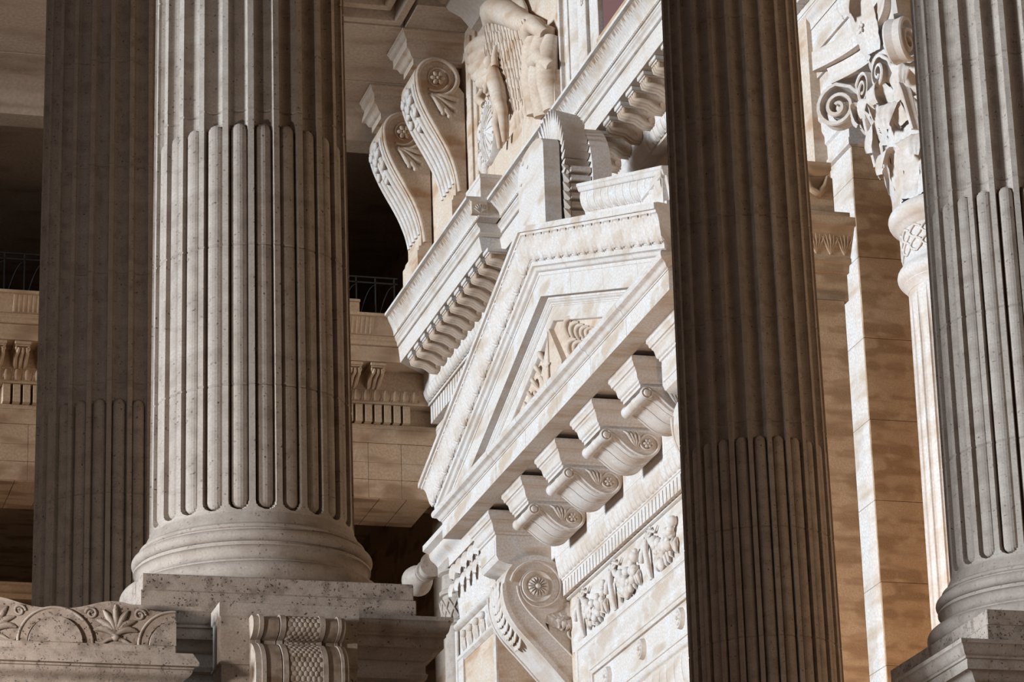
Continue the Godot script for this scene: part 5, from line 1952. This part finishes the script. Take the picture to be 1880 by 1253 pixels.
# ---------------------------------------------------------------- the scene
func _ready() -> void:
	var cam := Camera3D.new()
	cam.name = "camera"
	add_child(cam)
	cam.transform = Transform3D(Basis(Vector3(0.96364, -0.029655, 0.265554), Vector3(-0.060674, 0.943578, 0.325546), Vector3(-0.260225, -0.329821, 0.90747)), Vector3(0, 1.6, 0))
	cam.fov = 11.6956
	cam.far = 400.0
	cam.current = true
	var env := Environment.new()
	var sky := Sky.new()
	var sm := ProceduralSkyMaterial.new()
	sm.sky_top_color = Color(0.66, 0.70, 0.76)
	sm.sky_horizon_color = Color(0.88, 0.885, 0.89)
	sm.ground_bottom_color = Color(0.36, 0.33, 0.30)
	sm.ground_horizon_color = Color(0.55, 0.53, 0.50)
	sm.sun_angle_max = 0.0
	sm.sky_energy_multiplier = SKY_E
	sm.ground_energy_multiplier = SKY_E
	sky.sky_material = sm
	env.background_mode = Environment.BG_SKY
	env.sky = sky
	env.tonemap_mode = Environment.TONE_MAPPER_LINEAR
	env.tonemap_exposure = 1.0
	env.sdfgi_enabled = true
	env.ssao_enabled = true
	env.ssil_enabled = true
	var we := WorldEnvironment.new()
	we.name = "environment"
	we.environment = env
	add_child(we)
	# low hazy light entering the open side of the portico
	var sun := DirectionalLight3D.new()
	sun.name = "sun"
	add_child(sun)
	sun.look_at_from_position(Vector3.ZERO, Vector3(1.0, -SUN_EL, -SUN_AZ))
	sun.light_energy = SUN_E
	sun.light_color = Color(0.90, 0.955, 1.0)
	sun.light_angular_distance = 10.0
	sun.shadow_enabled = true

	M.pale = stone(11, Color(0.80, 0.76, 0.73), Color(0.73, 0.655, 0.585), Color(0.81, 0.80, 0.80), 0.50, 5, 0.0, 0.27, 0.75, 0.6)
	M.cream = stone(23, Color(0.78, 0.70, 0.625), Color(0.68, 0.55, 0.44), Color(0.80, 0.75, 0.70), 0.50, 4, 0.0, 0.23, 0.8, 0.6)
	M.warm = stone(37, Color(0.72, 0.61, 0.50), Color(0.58, 0.46, 0.36), Color(0.74, 0.65, 0.55), 0.48, 4, 0.0, 0.22, 0.85, 0.7)
	M.tan = stone(41, Color(0.71, 0.60, 0.485), Color(0.60, 0.485, 0.37), Color(0.735, 0.635, 0.525), 0.43, 6, 0.0, 0.45, 0.85, 1.2)
	M.col = stone(53, Color(0.655, 0.60, 0.555), Color(0.575, 0.52, 0.475), Color(0.685, 0.64, 0.60), 0.50, 1, 0.20, 0.6, 0.85, 0.8)
	M.pitted = stone(59, Color(0.655, 0.595, 0.55), Color(0.53, 0.475, 0.43), Color(0.69, 0.635, 0.59), 0.48, 1, 0.30, 0.9, 0.9, 1.4)
	M.scroll = stone(61, Color(0.66, 0.60, 0.545), Color(0.50, 0.42, 0.35), Color(0.66, 0.62, 0.6), 0.5, 1, 0.12, 0.8, 0.7, 0.8)
	M.ceil = stone(67, Color(0.76, 0.70, 0.645), Color(0.68, 0.61, 0.55), Color(0.78, 0.73, 0.68), 0.5, 3, 0.0, 0.15, 0.85, 0.4)
	M.crust = M.pale.duplicate()
	M.crust.vertex_color_use_as_albedo = true
	M.iron = plain(Color(0.10, 0.095, 0.09), 0.6)
	M.red = plain(Color(0.40, 0.26, 0.245), 0.8)
	M.glow = plain(Color(1.0, 0.9, 0.75), 0.4)
	M.glow.emission_enabled = true
	M.glow.emission = Color(1.0, 0.78, 0.52)
	M.glow.emission_energy_multiplier = 4.0
	M.ground = stone(73, Color(0.66, 0.61, 0.55), Color(0.55, 0.49, 0.43), Color(0.68, 0.64, 0.6), 0.5, 1, 0.0, 0.1, 0.9, 0.4)

	# setting
	var fl := struct("floor", "stone paving of the portico and the square outside", "floor")
	var st := S()
	box(st, Vector3(-220, -0.5, -160), Vector3(26, 0.0, 60))
	obj("paving", st, M.ground, fl)
	ceiling()
	end_wall()
	carved_wall()
	entablature()
	attic()
	right_bay()
	var wf := struct("wall_front", "plain wall behind the viewer", "wall")
	st = S()
	box(st, Vector3(-3.0, 0, 13.0), Vector3(26.0, 37.6, 14.0))
	obj("wall_face", st, M.warm, wf)
	var wl := struct("wall_left", "plain outer wall beside the viewer", "wall")
	st = S()
	box(st, Vector3(-4.0, 0, -10.0), Vector3(-3.0, 37.6, 14.0))
	obj("wall_face", st, M.warm, wl)
	# outer pier that keeps the farther columns in shade
	var pier := thing("stone_pier", "broad plain stone pier at the open side, outside the picture", "pier", Vector3(-2.0, 0, -38.2))
	st = S()
	box(st, Vector3(-3.0, 0, -40.6), Vector3(-0.6, 35.8, -36.0), 0.04)
	obj("shaft", st, M.col, pier)
	st = S()
	stack(st, -3.2, -0.4, -40.8, -35.8, [[0.0, 0.0], [0.0, 2.4], [0.15, 2.5], [0.2, 2.6]])
	obj("foot", st, M.col, pier)

	# columns
	giant_column(6.14, -30.84, 0.06, 0.0, "large sunlit fluted column in front, second from the left", M.col)
	giant_column(14.56, -30.84, 0.02, -0.05, "fluted column cut by the right edge, its base on a stepped plinth", M.col)
	giant_column(6.14, -39.65, 0.09, 0.08, "dark fluted column farthest left, behind the sunlit one", M.col)
	giant_column(14.65, -39.65, 0.0, 0.06, "dark brown fluted column in front of the pediment", M.col)
	pedestal(6.14, -30.84, "moulded pedestal cornice below the bright column base")
	pedestal(14.56, -30.84, "moulded pedestal below the right-edge column")
	pedestal(6.14, -39.65, "pedestal of the dark left column, hidden behind the coping")
	pedestal(14.65, -39.65, "pedestal of the dark column before the pediment, below the picture")
	scroll_block()
	parapet()

	# pediment and what it rests on
	pediment()
	gable_course()
	acroterion()
	var zs := [-63.85, -61.27, -58.69, -56.08]
	var ord := ["lowest scrolled bracket under the level cornice, next to the great scroll", "second scrolled bracket up from the great scroll", "third scrolled bracket up from the great scroll", "highest scrolled bracket, cut by the dark column"]
	for i in 4:
		console_bracket(zs[i], ord[i])
	end_block(-66.43, "panelled end block above the great scroll")
	end_block(-53.48, "panelled end block at the edge of the dark column")
	great_scroll(-66.35, "great white scroll with ribbed eye and curling leaves", true)
	great_scroll(-53.45, "great scroll hidden behind the dark column", false)
	garland(-64.35, "fruit garland beside the great scroll, lowest in the frieze", 3)
	garland(-62.1, "fruit garland in the middle of the frieze", 4)
	garland(-59.7, "fruit garland highest in the frieze, by the dark column", 5)
	corner_pilaster()
	leafy_column()
	ceiling_bracket(-72.23, "near tall scroll bracket with white front below the ceiling")
	ceiling_bracket(-75.69, "farther tall scroll bracket beside the dark opening")
	sculpture()
	lantern(Vector3(16.6, 7.5, -43.6), "warm globe lantern on a post behind the dark column, below the picture", LAMP_E, Color(1.0, 0.85, 0.69))
	lantern(Vector3(1.2, 8.8, -26.2), "pale globe lantern on a tall post, left of the picture", LAMP2_E, Color(1.0, 0.97, 0.94))
